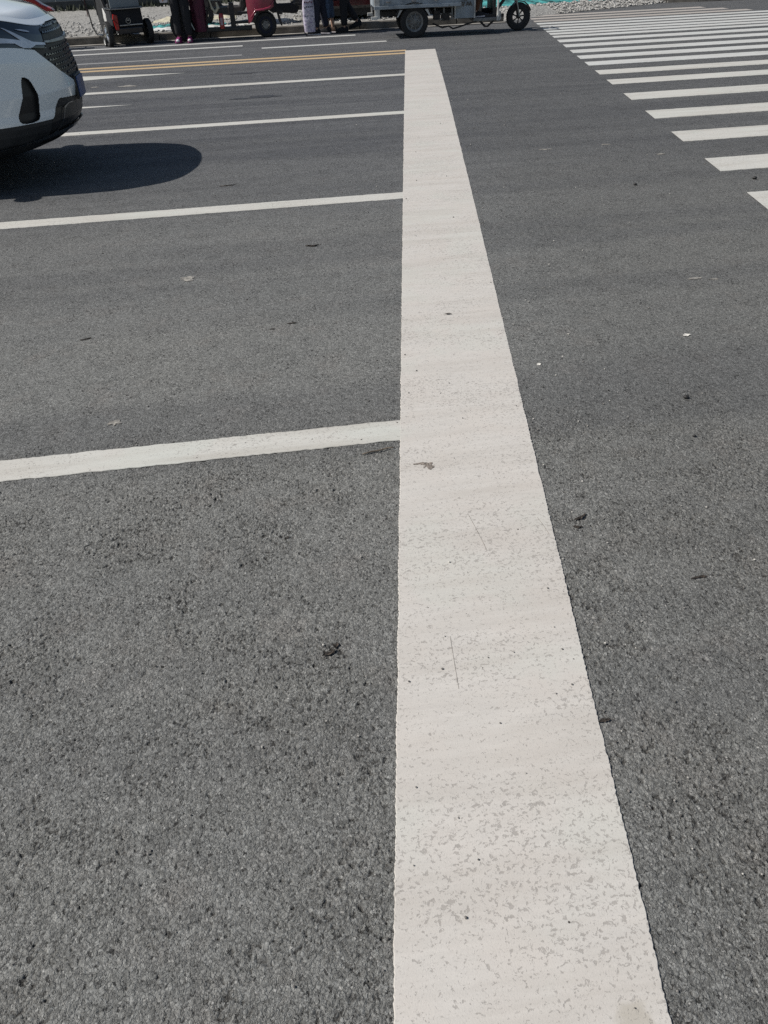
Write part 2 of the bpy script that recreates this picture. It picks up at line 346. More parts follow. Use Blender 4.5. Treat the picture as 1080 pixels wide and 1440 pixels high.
# ------------------------------------------------------------ ground
GX0, GX1, GY0, GY1 = -1.45, 1.75, .30, 2.95      # part of the sheet modelled stone by stone
def stone_heights(X, Y):
    rng = np.random.RandomState(5)
    def vnoise(x, y, cell, seed):
        r = np.random.RandomState(seed); n = 1024; T = r.rand(n, n).astype(np.float32)
        u = x/cell+500; v = y/cell+500; iu = np.floor(u).astype(np.int64); iv = np.floor(v).astype(np.int64)
        fu = (u-iu).astype(np.float32); fv = (v-iv).astype(np.float32); fu = fu*fu*(3-2*fu); fv = fv*fv*(3-2*fv)
        g = lambda i, j: T[i % n, j % n]
        return (g(iu, iv)*(1-fu)+g(iu+1, iv)*fu)*(1-fv)+(g(iu, iv+1)*(1-fu)+g(iu+1, iv+1)*fu)*fv
    wx = (vnoise(X, Y, .009, 1)-.5)*.006+(vnoise(X, Y, .0045, 2)-.5)*.0025
    wy = (vnoise(X, Y, .009, 3)-.5)*.006+(vnoise(X, Y, .0045, 4)-.5)*.0025
    x, y = X+wx, Y+wy
    def cells(x, y, cell, seed):
        r = np.random.RandomState(seed); n = 1024; jx = r.rand(n, n); jy = r.rand(n, n); rh = r.rand(n, n); tx = r.randn(n, n); ty = r.randn(n, n)
        u = x/cell+400; v = y/cell+400; iu = np.floor(u).astype(np.int64); iv = np.floor(v).astype(np.int64)
        f1 = np.full(u.shape, 9.0); f2 = np.full(u.shape, 9.0); h_ = np.zeros(u.shape); sl = np.zeros(u.shape)
        for di in (-1, 0, 1):
            for dj in (-1, 0, 1):
                a_, b_ = (iu+di) % n, (iv+dj) % n
                dx = u-(iu+di+.12+.76*jx[a_, b_]); dy = v-(iv+dj+.12+.76*jy[a_, b_]); d = np.sqrt(dx*dx+dy*dy)
                c = d < f1
                f2 = np.where(c, f1, np.minimum(f2, d)); f1 = np.where(c, d, f1)
                h_ = np.where(c, rh[a_, b_], h_); sl = np.where(c, tx[a_, b_]*dx+ty[a_, b_]*dy, sl)
        return f1, f2-f1, h_, sl
    sm = lambda t: np.clip(t, 0, 1)**2*(3-2*np.clip(t, 0, 1))
    openn = sm((.55*vnoise(X, Y, .20, 7)+.45*vnoise(X, Y, .07, 8)-.36)/.30)     # rougher and tighter patches
    f1, e, rh, sl = cells(x, y, .0094, 11)
    deep = sm((rh-.88)/.08)*(.25+.75*openn)
    H = -.0006*rh - .0030*deep + .0010*sl*(.5+.6*openn) - (1-sm(e/.22))*(.0006+.0018*openn)
    f1, e, rh, sl = cells(x+.31, y+.17, .0058, 12)
    H += -.0009*rh + .0007*sl - (1-sm(e/.28))*.0008
    H += (vnoise(X, Y, .0035, 21)-.5)*.0011
    p = vnoise(X*1.0+Y*.55, Y-X*.45, .014, 31)*.65+vnoise(X+Y*.3, Y-X*.3, .007, 32)*.35
    H -= .0032*sm((p-.77+.07*openn-.03)/.06)
    return H*1.05
def ground():
    st = .0024
    nx = int((GX1-GX0)/st); ny = int((GY1-GY0)/st)
    xs = np.linspace(GX0, GX1, nx+1); ys = np.linspace(GY0, GY1, ny+1); X, Y = np.meshgrid(xs, ys)
    H = stone_heights(X, Y)
    s1 = lambda t: np.clip(t, 0, 1)
    fade = s1((X-GX0)/.10)*s1((GX1-X)/.10)*s1((Y-GY0)/.06)*s1((GY1-Y)/.60)
    H = (H*fade).astype(np.float32)
    H[0, :] = H[-1, :] = 0; H[:, 0] = H[:, -1] = 0
    inner = np.stack([X.ravel(), Y.ravel(), H.ravel()], 1).astype(np.float32)
    k = np.arange((nx+1)*(ny+1)).reshape(ny+1, nx+1)
    Q = np.stack([k[:-1, :-1], k[:-1, 1:], k[1:, 1:], k[1:, :-1]], -1).reshape(-1, 4)
    # the rest of the same sheet: four trapezia out to the horizon, sharing the corners
    c = [k[0, 0], k[0, -1], k[-1, -1], k[-1, 0]]; n0 = inner.shape[0]
    outer = np.array([(-450, -80, 0), (450, -80, 0), (450, 520, 0), (-450, 520, 0)], np.float32)
    V = np.vstack([inner, outer]); o = [n0, n0+1, n0+2, n0+3]
    T = np.array([(o[0], o[1], c[1], c[0]), (o[1], o[2], c[2], c[1]), (o[2], o[3], c[3], c[2]), (o[3], o[0], c[0], c[3])])
    Q = np.vstack([Q, T]).astype(np.int32)
    me = bpy.data.meshes.new('road_surface'); me.vertices.add(len(V)); me.vertices.foreach_set('co', V.ravel())
    me.loops.add(Q.size); me.loops.foreach_set('vertex_index', Q.ravel()); me.polygons.add(len(Q))
    me.polygons.foreach_set('loop_start', np.arange(0, Q.size, 4, dtype=np.int32)); me.polygons.foreach_set('use_smooth', np.ones(len(Q), bool))
    me.update(calc_edges=True)
    sh = np.ones(len(Q), bool); sh[-4:] = False; me.polygons.foreach_set('use_smooth', sh)
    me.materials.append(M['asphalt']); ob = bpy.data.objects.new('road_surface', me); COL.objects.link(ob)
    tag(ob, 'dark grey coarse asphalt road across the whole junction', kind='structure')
ground()

def band(name, pts_l, pts_r, z, m, label, step=.02, jit=.0015, thick=.003):
    """painted strip between two edge polylines (matching parameters), with slightly ragged edges"""
    def samp(pl, t):
        n = len(pl)-1; i = min(int(t*n), n-1); f = t*n-i
        return (pl[i][0]+(pl[i+1][0]-pl[i][0])*f, pl[i][1]+(pl[i+1][1]-pl[i][1])*f)
    L = math.dist(pts_l[0], pts_l[-1]); n = max(4, int(L/step)); mb = MB(); vs = []; fs = []
    seed = random.random()*100
    for i in range(n+1):
        t = i/n; a = samp(pts_l, t); b = samp(pts_r, t)
        d = Vector((b[0]-a[0], b[1]-a[1])); w = d.length; d = d/w if w > 1e-6 else Vector((0, 0))
        ja = noise.noise(Vector((seed, t*L*9, 0)))*jit*1.6 + (random.random()-.5)*jit*2
        jb = noise.noise(Vector((seed+9, t*L*9, 0)))*jit*1.6 + (random.random()-.5)*jit*2
        a2 = (a[0]+d[0]*ja, a[1]+d[1]*ja); b2 = (b[0]-d[0]*jb, b[1]-d[1]*jb)
        vs += [(a2[0], a2[1], .0005), (a2[0]+d[0]*.002, a2[1]+d[1]*.002, z), (b2[0]-d[0]*.002, b2[1]-d[1]*.002, z), (b2[0], b2[1], .0005)]
    for i in range(n):
        for k in range(3): fs.append((i*4+k, i*4+k+1, i*4+5+k, i*4+4+k))
    mb.add(vs, fs)
    o = mb.build(name, m); tag(o, label, kind='structure'); return o

SK = .1637  # skew of stop line and crossing, dX per metre of Y
# stop line (thick white band running away from the camera)
def stop_x(y, right):  # measured edges
    L = [(-.6, -.145), (.546, .037), (1.579, .205), (2.644, .378), (5.796, .892), (9.136, 1.437), (14.46, 2.312)]
    if right: L = [(-.6, .345), (.472, .525), (2.501, .863), (5.657, 1.388), (9.9, 2.086), (14.46, 2.815)]
    for (a, xa), (b, xb) in zip(L, L[1:]):
        if y <= b: return xa+(xb-xa)*(y-a)/(b-a)
    return L[-1][1]
ysn = [-.6+i*(15.06)/40 for i in range(41)]
band('road_stop_line', [(stop_x(y, 0)+.0*i, y) for i, y in enumerate(ysn)], [(stop_x(y, 1), y) for y in ysn], .0032, M['paint'],
     'wide worn white stop line running away across the road', step=.006, jit=.0016)
def lane(y0, w, x0, x1, m, label, name='road_lane_line', step=.02, jit=.0025, yb=None):
    yb = y0 if yb is None else yb
    return band(name, [(x0, y0-w/2), (x1, yb-w/2)], [(x0, y0+w/2), (x1, yb+w/2)], .0026, m, label, step, jit)
lane(2.575, .150, -14, stop_x(2.57, 0)+.03, M['paint2'], 'white lane line nearest the camera meeting the stop line')
lane(5.865, .170, -16, stop_x(5.87, 0)+.03, M['paint2'], 'second white lane line from the camera, in front of the white car', yb=5.895)
lane(9.135, .165, -18, stop_x(9.13, 0)+.03, M['paint2'], 'third white lane line, passing just behind the white car')
lane(11.86, .165, -20, stop_x(11.86, 0)+.03, M['paint2'], 'fourth white lane line, nearer side of the yellow lines')
for yy, t in ((14.15, 'nearer of the two solid yellow centre lines'), (14.50, 'farther of the two solid yellow centre lines')):
    lane(yy, .15, -24, stop_x(14.4, 0)+.03, M['yellow'], t, 'road_yellow_line', .05)
lane(15.16, .10, -9, -.36, M['paint_worn'], 'worn thin white line just past the yellow lines')
lane(16.0, .14, -.02, 2.22, M['paint_far'], 'short white dash between yellow lines and kerb, near the stop line')
lane(16.55, .14, -9, -.36, M['paint_far'], 'long white line ending beside the maroon scooter')
lane(17.33, .14, -9, 1.8, M['paint_far'], 'white edge line beside the kerb')
def arrow(tipx, y, L, w, label):
    mb = MB(); z = .004
    P = [(tipx, y+.02), (tipx-L, y+w*.62), (tipx-L, y+.09), (tipx-L-2.5, y+.09), (tipx-L-2.5, y-.09), (tipx-L, y-.09), (tipx-L, y-w*.62), (tipx-L*.55, y-w*.16)]
    mb.prism(P, .0005, z, 'Z'); tag(mb.build('road_arrow_marking', M['paint2']), label, kind='structure')
arrow(-1.15, 13.30, 2.2, .62, 'white lane arrow between the white car nose and the yellow lines')
arrow(-1.62, 10.72, 2.2, .40, 'white lane arrow tip just beyond the white car')

# crossing stripes
def cross_left(y): return 3.275+(y-5.3)*.1790
TOPS = [4.28, 5.30, 6.30, 7.33, 8.35, 9.39, 10.38, 11.17, 11.98, 12.65, 13.32, 14.03, 14.70, 15.30, 15.75, 16.17, 16.62, 17.10, 17.60, 18.12, 18.66, 19.20]
ORD = 'first second third fourth fifth sixth seventh eighth ninth tenth eleventh twelfth thirteenth fourteenth fifteenth sixteenth seventeenth eighteenth nineteenth twentieth twenty-first twenty-second'.split()
for i, y1 in enumerate(TOPS):
    y0 = y1-(.405 if i < 6 else (.35 if i < 13 else .27))
    xr = 10.45 if i < 19 else 10.2-.25*(i-19)
    m = M['paint2'] if i < 8 else (M['paint_far'] if i < 19 else M['paint_dirty'])
    o = band('road_crossing_strip', [(cross_left(y0), y0), (xr, y0)], [(cross_left(y1), y1), (xr, y1)], .004, m, ORD[i]+' white crossing stripe counted from the camera', .03, .003)
    o['group'] = 'stripes of the pedestrian crossing'

# tar-dark stains on the road
def blot(x, y, rx, ry, m, name, label, kind='structure', z=.0025, n=34, rough=.35, rot=0):
    mb = MB(); vs = []; s = random.random()*50
    for k in range(n):
        a = 2*math.pi*k/n; q = 1+rough*noise.noise(Vector((math.cos(a)*1.6+s, math.sin(a)*1.6, s)))*1.6
        u, v = rx*q*math.cos(a), ry*q*math.sin(a)
        vs.append((x+u*math.cos(rot)-v*math.sin(rot), y+u*math.sin(rot)+v*math.cos(rot), z))
    mb.add(vs, [tuple(range(n))]); o = mb.build(name, m); tag(o, label, kind=kind); return o
blot(-.05, 10.74, .19, .09, M['tar'], 'road_patch_surface', 'dark tar stain on the lane beyond the car shadow')
blot(-.36, 10.70, .10, .05, M['tar'], 'road_patch_surface', 'smaller dark tar stain left of the larger one')
blot(-.33, 12.9, .2, .04, M['tar'], 'road_patch_surface', 'thin dark stain beside the arrow tip')
M['dust'] = mat('dust_patch', (.27, .255, .225), .9, var=.3, scale=40, col2=(.14, .135, .13), amt=.48)
for (x, y, a, b_, t) in [(-.58, 4.49, .045, .03, 'pale dusty fleck on the second lane'), (-.77, 2.86, .02, .018, 'pale fleck just beyond the nearest lane line'), (2.18, 3.83, .045, .012, 'pale scuff on the open asphalt right of the stop line'), (2.28, 3.80, .02, .012, 'smaller pale scuff at the end of the long one'),
                         (2.35, 7.0, .05, .018, 'pale scuff beyond the middle of the junction'), (2.9, 7.02, .04, .016, 'pale scuff left of the crossing'), (3.2, 6.55, .05, .015, 'pale scuff beside the crossing edge'), (-1.9, 12.35, .11, .06, 'bright fleck near the lane arrow'), (-2.35, 12.42, .05, .03, 'little bright fleck left of the larger one')]:
    blot(x, y, a, b_, M['dust'], 'road_patch_surface', t, rough=.6)

# kerb, gutter, pavement
def kerb():
    mb = MB(); x = -40.0
    while x < 4.9:
        L = .99; mb.box((x+L/2, 18.33, .055), (L-.006, .15, .15)); x += 1.0
    tag(mb.build('kerb', M['kerbside'], bevel=.012), 'brown grey kerbstones along the far side of the road', kind='structure')
    mb = MB(); x = -40.0
    while x < 4.9: mb.box((x+.4965, 18.335, .134), (.987, .13, .008)); x += 1.0
    tag(mb.build('kerb_top_surface', M['concrete']), 'pale worn tops of the kerbstones', kind='structure')
    g = MB().box((-17.5, 18.165, .004), (45, .15, .012)); tag(g.build('gutter_path', M['concrete']), 'pale concrete gutter strip at the kerb foot', kind='structure')
    d = MB().box((-17.5, 18.062, .002), (45, .05, .009)); tag(d.build('gutter_surface', M['darkjoint']), 'dark joint between gutter and asphalt', kind='structure')
    # right hand return kerb past the gravel
    k = MB()
    pts = [(9.0, 20.95), (9.6, 20.72), (10.3, 20.52), (11.2, 20.38), (12.5, 20.3), (15, 20.25)]
    for (a, b_), (c, d_) in zip(pts, pts[1:]):
        n = Vector((-(d_-b_), c-a)).normalized()*.07
        k.prism([(a-n.x, b_-n.y), (c-n.x, d_-n.y), (c+n.x, d_+n.y), (a+n.x, b_+n.y)], -.02, .11, 'Z')
    tag(k.build('kerb', M['kerbside'], bevel=.01), 'short low kerb beyond the far end of the crossing', kind='structure')
kerb()
def gravel_ground():
    # raised pavement bed of pale gravel, sloping down to the road where the crossing ends
    mb = MB(); nx, ny = 220, 50; vs = []; fs = []
    for j in range(ny+1):
        for i in range(nx+1):
            x = -12+i*(22.6)/nx; yb = 18.40 if x < 5.2 else 18.40+min(1.0, (x-5.2)*.75)
            if x > 6.5: yb = 19.4+(x-6.5)*.42
            y = yb+(27.2-yb)*j/ny
            z = .118+.022*noise.noise(Vector((x*3, y*3, 1)))+.015*noise.noise(Vector((x*11, y*11, 4)))
            if x > 4.9: z = min(z, .004+(y-yb)*.16+.02*max(0, noise.noise(Vector((x*6, y*6, 2)))))
            if j == 0 and x > 4.9: z = -.01
            vs.append((x, y, z))
    for j in range(ny):
        for i in range(nx): a = j*(nx+1)+i; fs.append((a, a+1, a+nx+2, a+nx+1))
    mb.add(vs, fs); tag(mb.build('pavement', M['gravel'], smooth=True), 'unfinished pale gravel pavement behind the kerb', kind='structure')
    st = MB()
    for k in range(3600):
        if k < 2000:
            x = random.uniform(4.8, 10.2); yb = 18.5+min(1.0, max(0, x-5.2)*.75) if x < 6.5 else 19.3+(x-6.5)*.42
            y = yb+abs(random.gauss(0, .9)); z = min(.12, max(0.0, (y-yb)*.16))
        else:
            x = random.uniform(-6, 4.8); y = 18.5+abs(random.gauss(0, 2.2)); z = .125
        if y > 26.5: continue
        r_ = random.uniform(.012, .038); n = 5
        ph = random.random()*6; secs = []
        for zz, rr in ((-.4, .7), (.1, 1), (.7, .55)):
            secs.append([(x+r_*rr*math.cos(ph+2*math.pi*q/n)*random.uniform(.8, 1.2), y+r_*rr*math.sin(ph+2*math.pi*q/n), z+r_*zz*.8+.006) for q in range(n)])
        st.loft(secs)
    tag(st.build('gravel', M['gstone']), 'loose pale stones strewn over the unfinished pavement', 'gravel', kind='stuff')
gravel_ground()

# hoarding wall at the back
def hoarding():
    t = thing('construction_hoarding', 'long pale grey panel hoarding far behind the parked tricycles', 'hoarding', (0, 27.3, 0))
    for i in range(-12, 8):
        mb = MB(); x0 = i*1.9
        mb.box((x0+.95, 0, 1.35), (1.88, .05, 2.05)); mb.box((x0+.95, -.035, .78), (1.88, .03, .03)); mb.box((x0+.95, -.035, 1.6), (1.88, .03, .03))
        mb.build('panel', M['hoard'], t, bevel=.004)
        if i % 2 == 0: MB().box((x0, .06, 1.2), (.06, .06, 2.5)).build('post', M['alloy'], t)
    MB().box((-4, -.02, .22), (38, .10, .2)).build('base_rail', M['hoarddark'], t)
    w = MB()
    for k in range(900):
        x = random.uniform(-11, 1); y = 27.0-abs(random.gauss(0, .22)); h_ = random.uniform(.05, .2); a = random.random()*6.3
        dx, dy = math.cos(a)*.05, math.sin(a)*.05
        w.add([(x-dx, y-dy, .08), (x+dx, y+dy, .08), (x+dx*.2+random.uniform(-.06, .06), y+dy*.2, .10+h_)], [(0, 1, 2)])
    tag(w.build('weeds', M['weeds']), 'dark weeds and rubbish along the foot of the hoarding', 'weeds', kind='stuff')
hoarding()

def net_sheet(name, x0, x1, y0, y1, zt, m, label, nx=70, ny=18, seed=0, edge=None, base=.12):
    mb = MB(); vs = []; fs = []
    for j in range(ny+1):
        for i in range(nx+1):
            u, v = i/nx, j/ny; x = x0+(x1-x0)*u; ya = y0 if edge is None else y0+edge*u
            ya += .08*noise.noise(Vector((x*2.5, seed, 0)))
            y = ya+(y1-ya)*v
            rise = math.sin(min(1, v*1.6)*math.pi/2)*min(1, u*7, (1-u)*7)
            z = base+zt*rise*(.75+.5*noise.noise(Vector((x*1.3, y*1.5, seed))))+.05*abs(noise.noise(Vector((x*6, y*6, seed+3))))*min(1, v*4+.2)
            vs.append((x, y, z))
    for j in range(ny):
        for i in range(nx): a = j*(nx+1)+i; fs.append((a, a+1, a+nx+2, a+nx+1))
    mb.add(vs, fs); return tag(mb.build(name, m, smooth=True, thick=.006), label, 'netting')
net_sheet('dust_net', 3.2, 9.7, 19.75, 25, .55, M['teal'], 'large crumpled teal dust net spread over a mound beyond the crossing', 160, 40, 1.7, edge=1.3, base=.115)
net_sheet('dust_net', -2.5, -.7, 19.25, 19.65, .05, M['teal'], 'narrow strip of teal netting on the gravel behind the person in magenta shoes', 50, 10, 5.2)
net_sheet('plastic_sheet', -2.5, -.6, 18.85, 19.15, .03, M['whitepl'], 'white plastic strip lying in front of the teal netting strip', 40, 8, 9.1)['category'] = 'sheet'
net_sheet('plastic_sheet', -2.4, -.5, 20.9, 21.5, .06, M['cream'], 'cream sheet on the gravel behind the teal netting strip', 40, 8, 12.1)['category'] = 'sheet'
net_sheet('plastic_sheet', -.7, .9, 19.2, 19.45, .06, M['whitepl'], 'white plastic strip on the gravel behind the maroon scooter', 40, 8, 3.1)['category'] = 'sheet'

# ------------------------------------------------------------ wheels
def wheel(parent, c, r, w, tyre=None, rimc=None, holes=0, spokes=5, yaw=0, ri=.62, face=-1, name='wheel'):
    """hub mesh is the part; tyre and rim are its sub-parts; axis along local Y, outer face towards face*Y"""
    rimc = rimc or M['alloy']; f = face
    hub = MB(); hub.lathe([(r*.17, -w*.42), (r*.17, w*.42), (0.001, w*.44), (0.001, -w*.44)], seg=18)
    R_ = r*ri
    if holes:
        for k in range(holes):
            a = 2*math.pi*k/holes; b2 = a+math.pi*2/holes*.55
            P = [(math.cos(q)*rr, math.sin(q)*rr) for q, rr in ((a, r*.14), (a, R_*.98), (a+.25*(b2-a)*2, R_*.98), (b2, r*.14))]
            hub.prism(P, f*w*.20, f*w*.30, 'Y')
    else:
        for k in range(spokes):
            a = 2*math.pi*k/spokes; d = Vector((math.cos(a), 0, math.sin(a)))
            hub.tube([d*r*.1+Vector((0, f*w*.30, 0)), d*R_+Vector((0, f*w*.16, 0))], [r*.085, r*.06], 6)
    if spokes >= 9: hub.lathe([(r*.20, f*w*.30), (r*.34, f*w*.34), (r*.38, f*w*.26), (r*.20, f*w*.22)], seg=28); hub.lathe([(r*.30, f*w*.10), (R_*.98, f*w*.06), (R_*.98, 0), (r*.30, 0)], seg=28)
    h = hub.build(name, rimc, parent, smooth=True, loc=c, rot=(0, 0, yaw))
    MB().lathe([(R_*.97, -w*.40), (R_*1.04, -w*.42), (R_*1.04, w*.42), (R_*.97, w*.40), (R_*.82, w*.26), (R_*.82, -w*.26)], seg=32).build('rim', rimc, h, smooth=True)
    ty = MB(); prof = [(R_*1.02, -w*.40), (r*.80, -w*.50), (r*.94, -w*.46), (r, -w*.28), (r, w*.28), (r*.94, w*.46), (r*.80, w*.50), (R_*1.02, w*.40)]
    ty.lathe(prof, seg=40)
    for k in range(36):
        a = 2*math.pi*k/36
        ty.box((math.cos(a)*r*.985, 0, math.sin(a)*r*.985), (r*.05, w*.72, r*.07), (0, -a, 0))
    ty.build('tyre', tyre or M['rubber'], h, smooth=True)
    return h

# ------------------------------------------------------------ the white SUV
def suv():
    t = thing('parked_car', 'white SUV on the left with black grille, nose pointing right', 'car', (-1.53, 7.575, 0))
    A = .80
    def lerp(tb, z):
        for (a, va), (b_, vb) in zip(tb, tb[1:]):
            if z <= b_: f = max(0, (z-a)/(b_-a)); f = f*f*(3-2*f) if False else f; return va+(vb-va)*f
        return tb[-1][1]
    NX = [(.24, -.36), (.28, -.24), (.34, -.135), (.40, -.080), (.45, -.055), (.50, -.052), (.545, -.055), (.60, -.040), (.66, -.025), (.74, -.035), (.82, -.045), (.95, -.065), (1.03, -.085), (1.09, -.115), (1.13, -.17)]
    WZ = [(.20, .80), (.26, .87), (.34, .905), (.5, .925), (.85, .925), (1.0, .905), (1.09, .88), (1.13, .86)]
    def P(s, z, off=0.0):
        """s in -1..1: across the front; |s|>1 along the side"""
        w = lerp(WZ, z); n = lerp(NX, z); a = min(1, abs(s)); sg = -1 if s < 0 else 1
        th = a*math.pi/2; y = w*math.sin(th)**(2/2.35); x = n-A*(1-math.cos(th))
        tt = max(0, min(1, (a-.18)/.45)); tt = tt*tt*(3-2*tt); z += .080*tt*max(0, min(1, (z-.66)/.36))
        if abs(s) > 1: x -= (abs(s)-1)*2.0
        # normal
        if abs(s) > 1: nx, ny = 0, sg
        else:
            nx = max(.02, math.cos(th)**.9); ny = math.sin(th)*sg*1.0
        L = math.hypot(nx, ny); return (x+nx/L*off, sg*y+ny/L*off, z)
    S1 = 2.9; ns, nz = 1100, 210; z0, z1 = .24, 1.13
    def s_of(i):
        u = -1+2*i/ns
        return u*1.15 if abs(u) < .87 else (math.copysign(1.0005+(abs(u)-.87)/.13*(S1-1.0005), u))
    def s_of(i):
        u = i/ns  # 0..1 → side, front, side
        if u < .15: return -S1+(S1-1.15)*(u/.15)
        if u > .85: return 1.15+(S1-1.15)*((u-.85)/.15)
        return -1.15+2.3*(u-.15)/.7
    def inpoly(x, y, poly):
        c = False; j = len(poly)-1
        for i in range(len(poly)):
            xi, yi = poly[i]; xj, yj = poly[j]
            if (yi > y) != (yj > y) and x < (xj-xi)*(y-yi)/(yj-yi)+xi: c = not c
            j = i
        return c
    # outlines in (|s|, z)
    GR = [(0, 1.10), (.08, 1.10), (.16, 1.088), (.22, 1.06), (.235, .99), (.25, .93), (.29, .88), (.20, .79), (.12, .73), (.06, .69), (0, .69)]
    HL = [(.16, 1.09), (.40, 1.088), (.60, 1.088), (.82, 1.09), (1.02, 1.10), (1.04, 1.04), (.86, .955), (.62, .932), (.40, .928), (.25, .93), (.235, .99), (.22, 1.06)]
    GR2 = [(.20, .938), (.30, .938), (.37, .940), (.24, .83), (.12, .73), (.10, .80)]
    FG = [(.510, .775), (.465, .755), (.445, .65), (.440, .485), (.600, .480), (.565, .62), (.53, .74)]
    def smooth_poly(p, it=3):
        for _ in range(it):
            q = []
            for i in range(len(p)):
                a, b_ = p[i], p[(i+1) % len(p)]; q += [(a[0]*.8+b_[0]*.2, a[1]*.8+b_[1]*.2), (a[0]*.2+b_[0]*.8, a[1]*.2+b_[1]*.8)]
            p = q
        return p
    FG = smooth_poly(FG); HL = smooth_poly(HL, 2)
    def cls(s, z):
        a = abs(s)
        q = max(0, min(1, (.36-a)/.09)); sk = .478+.125*q*q*(3-2*q)-.03*max(0, .25-a)/.25
        if a > 1 and math.hypot(P(s, z)[0]+1.02, z-.36) < .41: return 'archL' if s < 0 else 'archR'
        if z < sk-.0: return 'skirt' if a > .36 or z < .30 or z > .545 else 'intake'
        if inpoly(a, z, GR) or inpoly(a, z, GR2): return 'grille'
        if inpoly(a, z, HL): return 'lampL' if s < 0 else 'lampR'
        if inpoly(a, z, FG): return 'fogL' if s < 0 else 'fogR'
        # wheel arch
        x = P(s, z)[0]
        if a > 1 and math.hypot(x+1.02, z-.36) < .40: return 'archL' if s < 0 else 'archR'
        return 'body'
    zs = [z0+(z1-z0)*j/nz for j in range(nz+1)]; ss = [s_of(i) for i in range(ns+1)]
    off = {'body': 0, 'skirt': -.004, 'grille': -.016, 'lampL': -.005, 'lampR': -.005, 'fogL': -.035, 'fogR': -.035, 'intake': -.014, 'archL': -.12, 'archR': -.12}
    cells = {}
    for j in range(nz):
        for i in range(ns):
            cells.setdefault(cls((ss[i]+ss[i+1])/2, (zs[j]+zs[j+1])/2), []).append((i, j))
    mats = {'body': ('body', M['white']), 'skirt': ('lower_bumper', M['skirt']), 'grille': ('grille', M['black']), 'lampL': ('headlight', M['lampglass']), 'lampR': ('headlight', M['lampglass']),
            'fogL': ('fog_light_recess', M['black']), 'fogR': ('fog_light_recess', M['black']), 'intake': ('air_intake', M['black']), 'archL': ('wheel_arch', M['black']), 'archR': ('wheel_arch', M['black'])}
    parts = {}
    for key, cl in cells.items():
        idx = {}; mb = MB(); vs = []; fs = []; o_ = off[key]
        cset = set(cl); border = {}
        def vid(i, j, oo):
            k = (i, j, oo)
            if k not in idx: idx[k] = len(vs); vs.append(P(ss[i], zs[j], oo))
            return idx[k]
        for (i, j) in cl:
            fs.append((vid(i, j, o_), vid(i+1, j, o_), vid(i+1, j+1, o_), vid(i, j+1, o_)))
        if o_ < 0:   # walls up to the outer skin
            for (i, j) in cl:
                for di, dj, a, b_ in ((-1, 0, (i, j), (i, j+1)), (1, 0, (i+1, j), (i+1, j+1)), (0, -1, (i, j), (i+1, j)), (0, 1, (i, j+1), (i+1, j+1))):
                    q = (i+di, j+dj)
                    if 0 <= q[0] < ns and 0 <= q[1] < nz and q not in cset:
                        fs.append((vid(*a, o_), vid(*b_, o_), vid(*b_, -.0015), vid(*a, -.0015)))
        mb.add(vs, fs); nm, mt = mats[key]
        parts[key] = mb.build(nm, mt, t, smooth=True)
    gr = parts['grille']
    # grille mesh: rows of small bars, the chrome bar, bright flecks
    def strip(pts, hw, o_, thick):
        """ribbon on the skin: pts = list (s,z,halfheight)"""
        mb = MB(); secs = []
        if len(pts) < 20:
            den = []
            for a_, b_ in zip(pts, pts[1:]):
                m_ = max(1, int(math.dist(a_[:2], b_[:2])/.012)); den += [tuple(a_[q]+(b_[q]-a_[q])*k_/m_ for q in range(len(a_))) for k_ in range(m_)]
            pts = den+[tuple(pts[-1])]
        for p in pts:
            s_, z_ = p[0], p[1]; hh = p[2] if len(p) > 2 else hw
            a = P(s_, z_-hh, o_); b_ = P(s_, z_-hh, o_+thick); c = P(s_, z_+hh, o_+thick); d = P(s_, z_+hh, o_); secs.append([a, b_, c, d])
        return mb.loft(secs)
    mesh = MB(); flecks = MB()
    for r_ in range(11):
        z = .715+r_*.036
        for k in range(-16, 17):
            s_ = (k+(r_ % 2)*.5)*.030
            if inpoly(abs(s_), z, GR) and inpoly(abs(s_)+.012, z, GR) and abs(z-.975) > .030 and random.random() > .12:
                q = strip([(s_-.012, z-.004, .0040), (s_-.004, z+.004, .0055), (s_+.004, z+.004, .0055), (s_+.012, z-.004, .0040)], .005, -.015, .010); mesh.add(q.v, q.f)
    tag(mesh.build('grille_mesh', M['dchrome'], gr, smooth=True), kind='stuff')
    for z, a_ in ((1.03, .29), (.935, .30)):
        pass
    strip([(-.24, .982, .006), (-.15, .98, .009), (0, .975, .010), (.15, .98, .009), (.24, .982, .006)], .01, -.012, .018).build('grille_bar', M['steel'], gr, smooth=True)
    # plate
    pl = MB(); x = -.012; pl.box((x, 0, .635), (.012, .24, .15)); pn = pl.build('number_plate', M['plate'], t, bevel=.004)
    MB().box((x-.018, 0, .635), (.024, .26, .17)).build('plate_bracket', M['black'], t, bevel=.004)
    # headlamp inside: two bright blades, light bar, lens glint
    for sg, key in ((-1, 'lampL'), (1, 'lampR')):
        lp = parts[key]
        def lb(pts, nm, mt, o_=-.003, th=.006):
            strip([(sg*p[0],)+tuple(p[1:]) for p in pts], .01, o_, th).build(nm, mt, lp, smooth=True)
        lb([(.24, .970, .008), (.45, .968, .011), (.62, .968, .015), (.80, .972, .018), (.96, .99, .018)], 'light_bar', M['ledwhite'])
        lb([(.33, .963, .004), (.355, .960, .014), (.38, .957, .020), (.43, .955, .020), (.45, .957, .014), (.48, .963, .004)], 'reflector', M['ledwhite'], -.002, .006)
        mbk = MB(); secs = []
        for f in [q/8 for q in range(9)]:   # slanted blade
            s_ = .60+f*.22; zc = .978+f*.068; hh = .012*(1-f)+.004; wd = .05*(1-f)+.012
            secs.append((s_, zc, hh, wd))
        bl = MB(); S = []
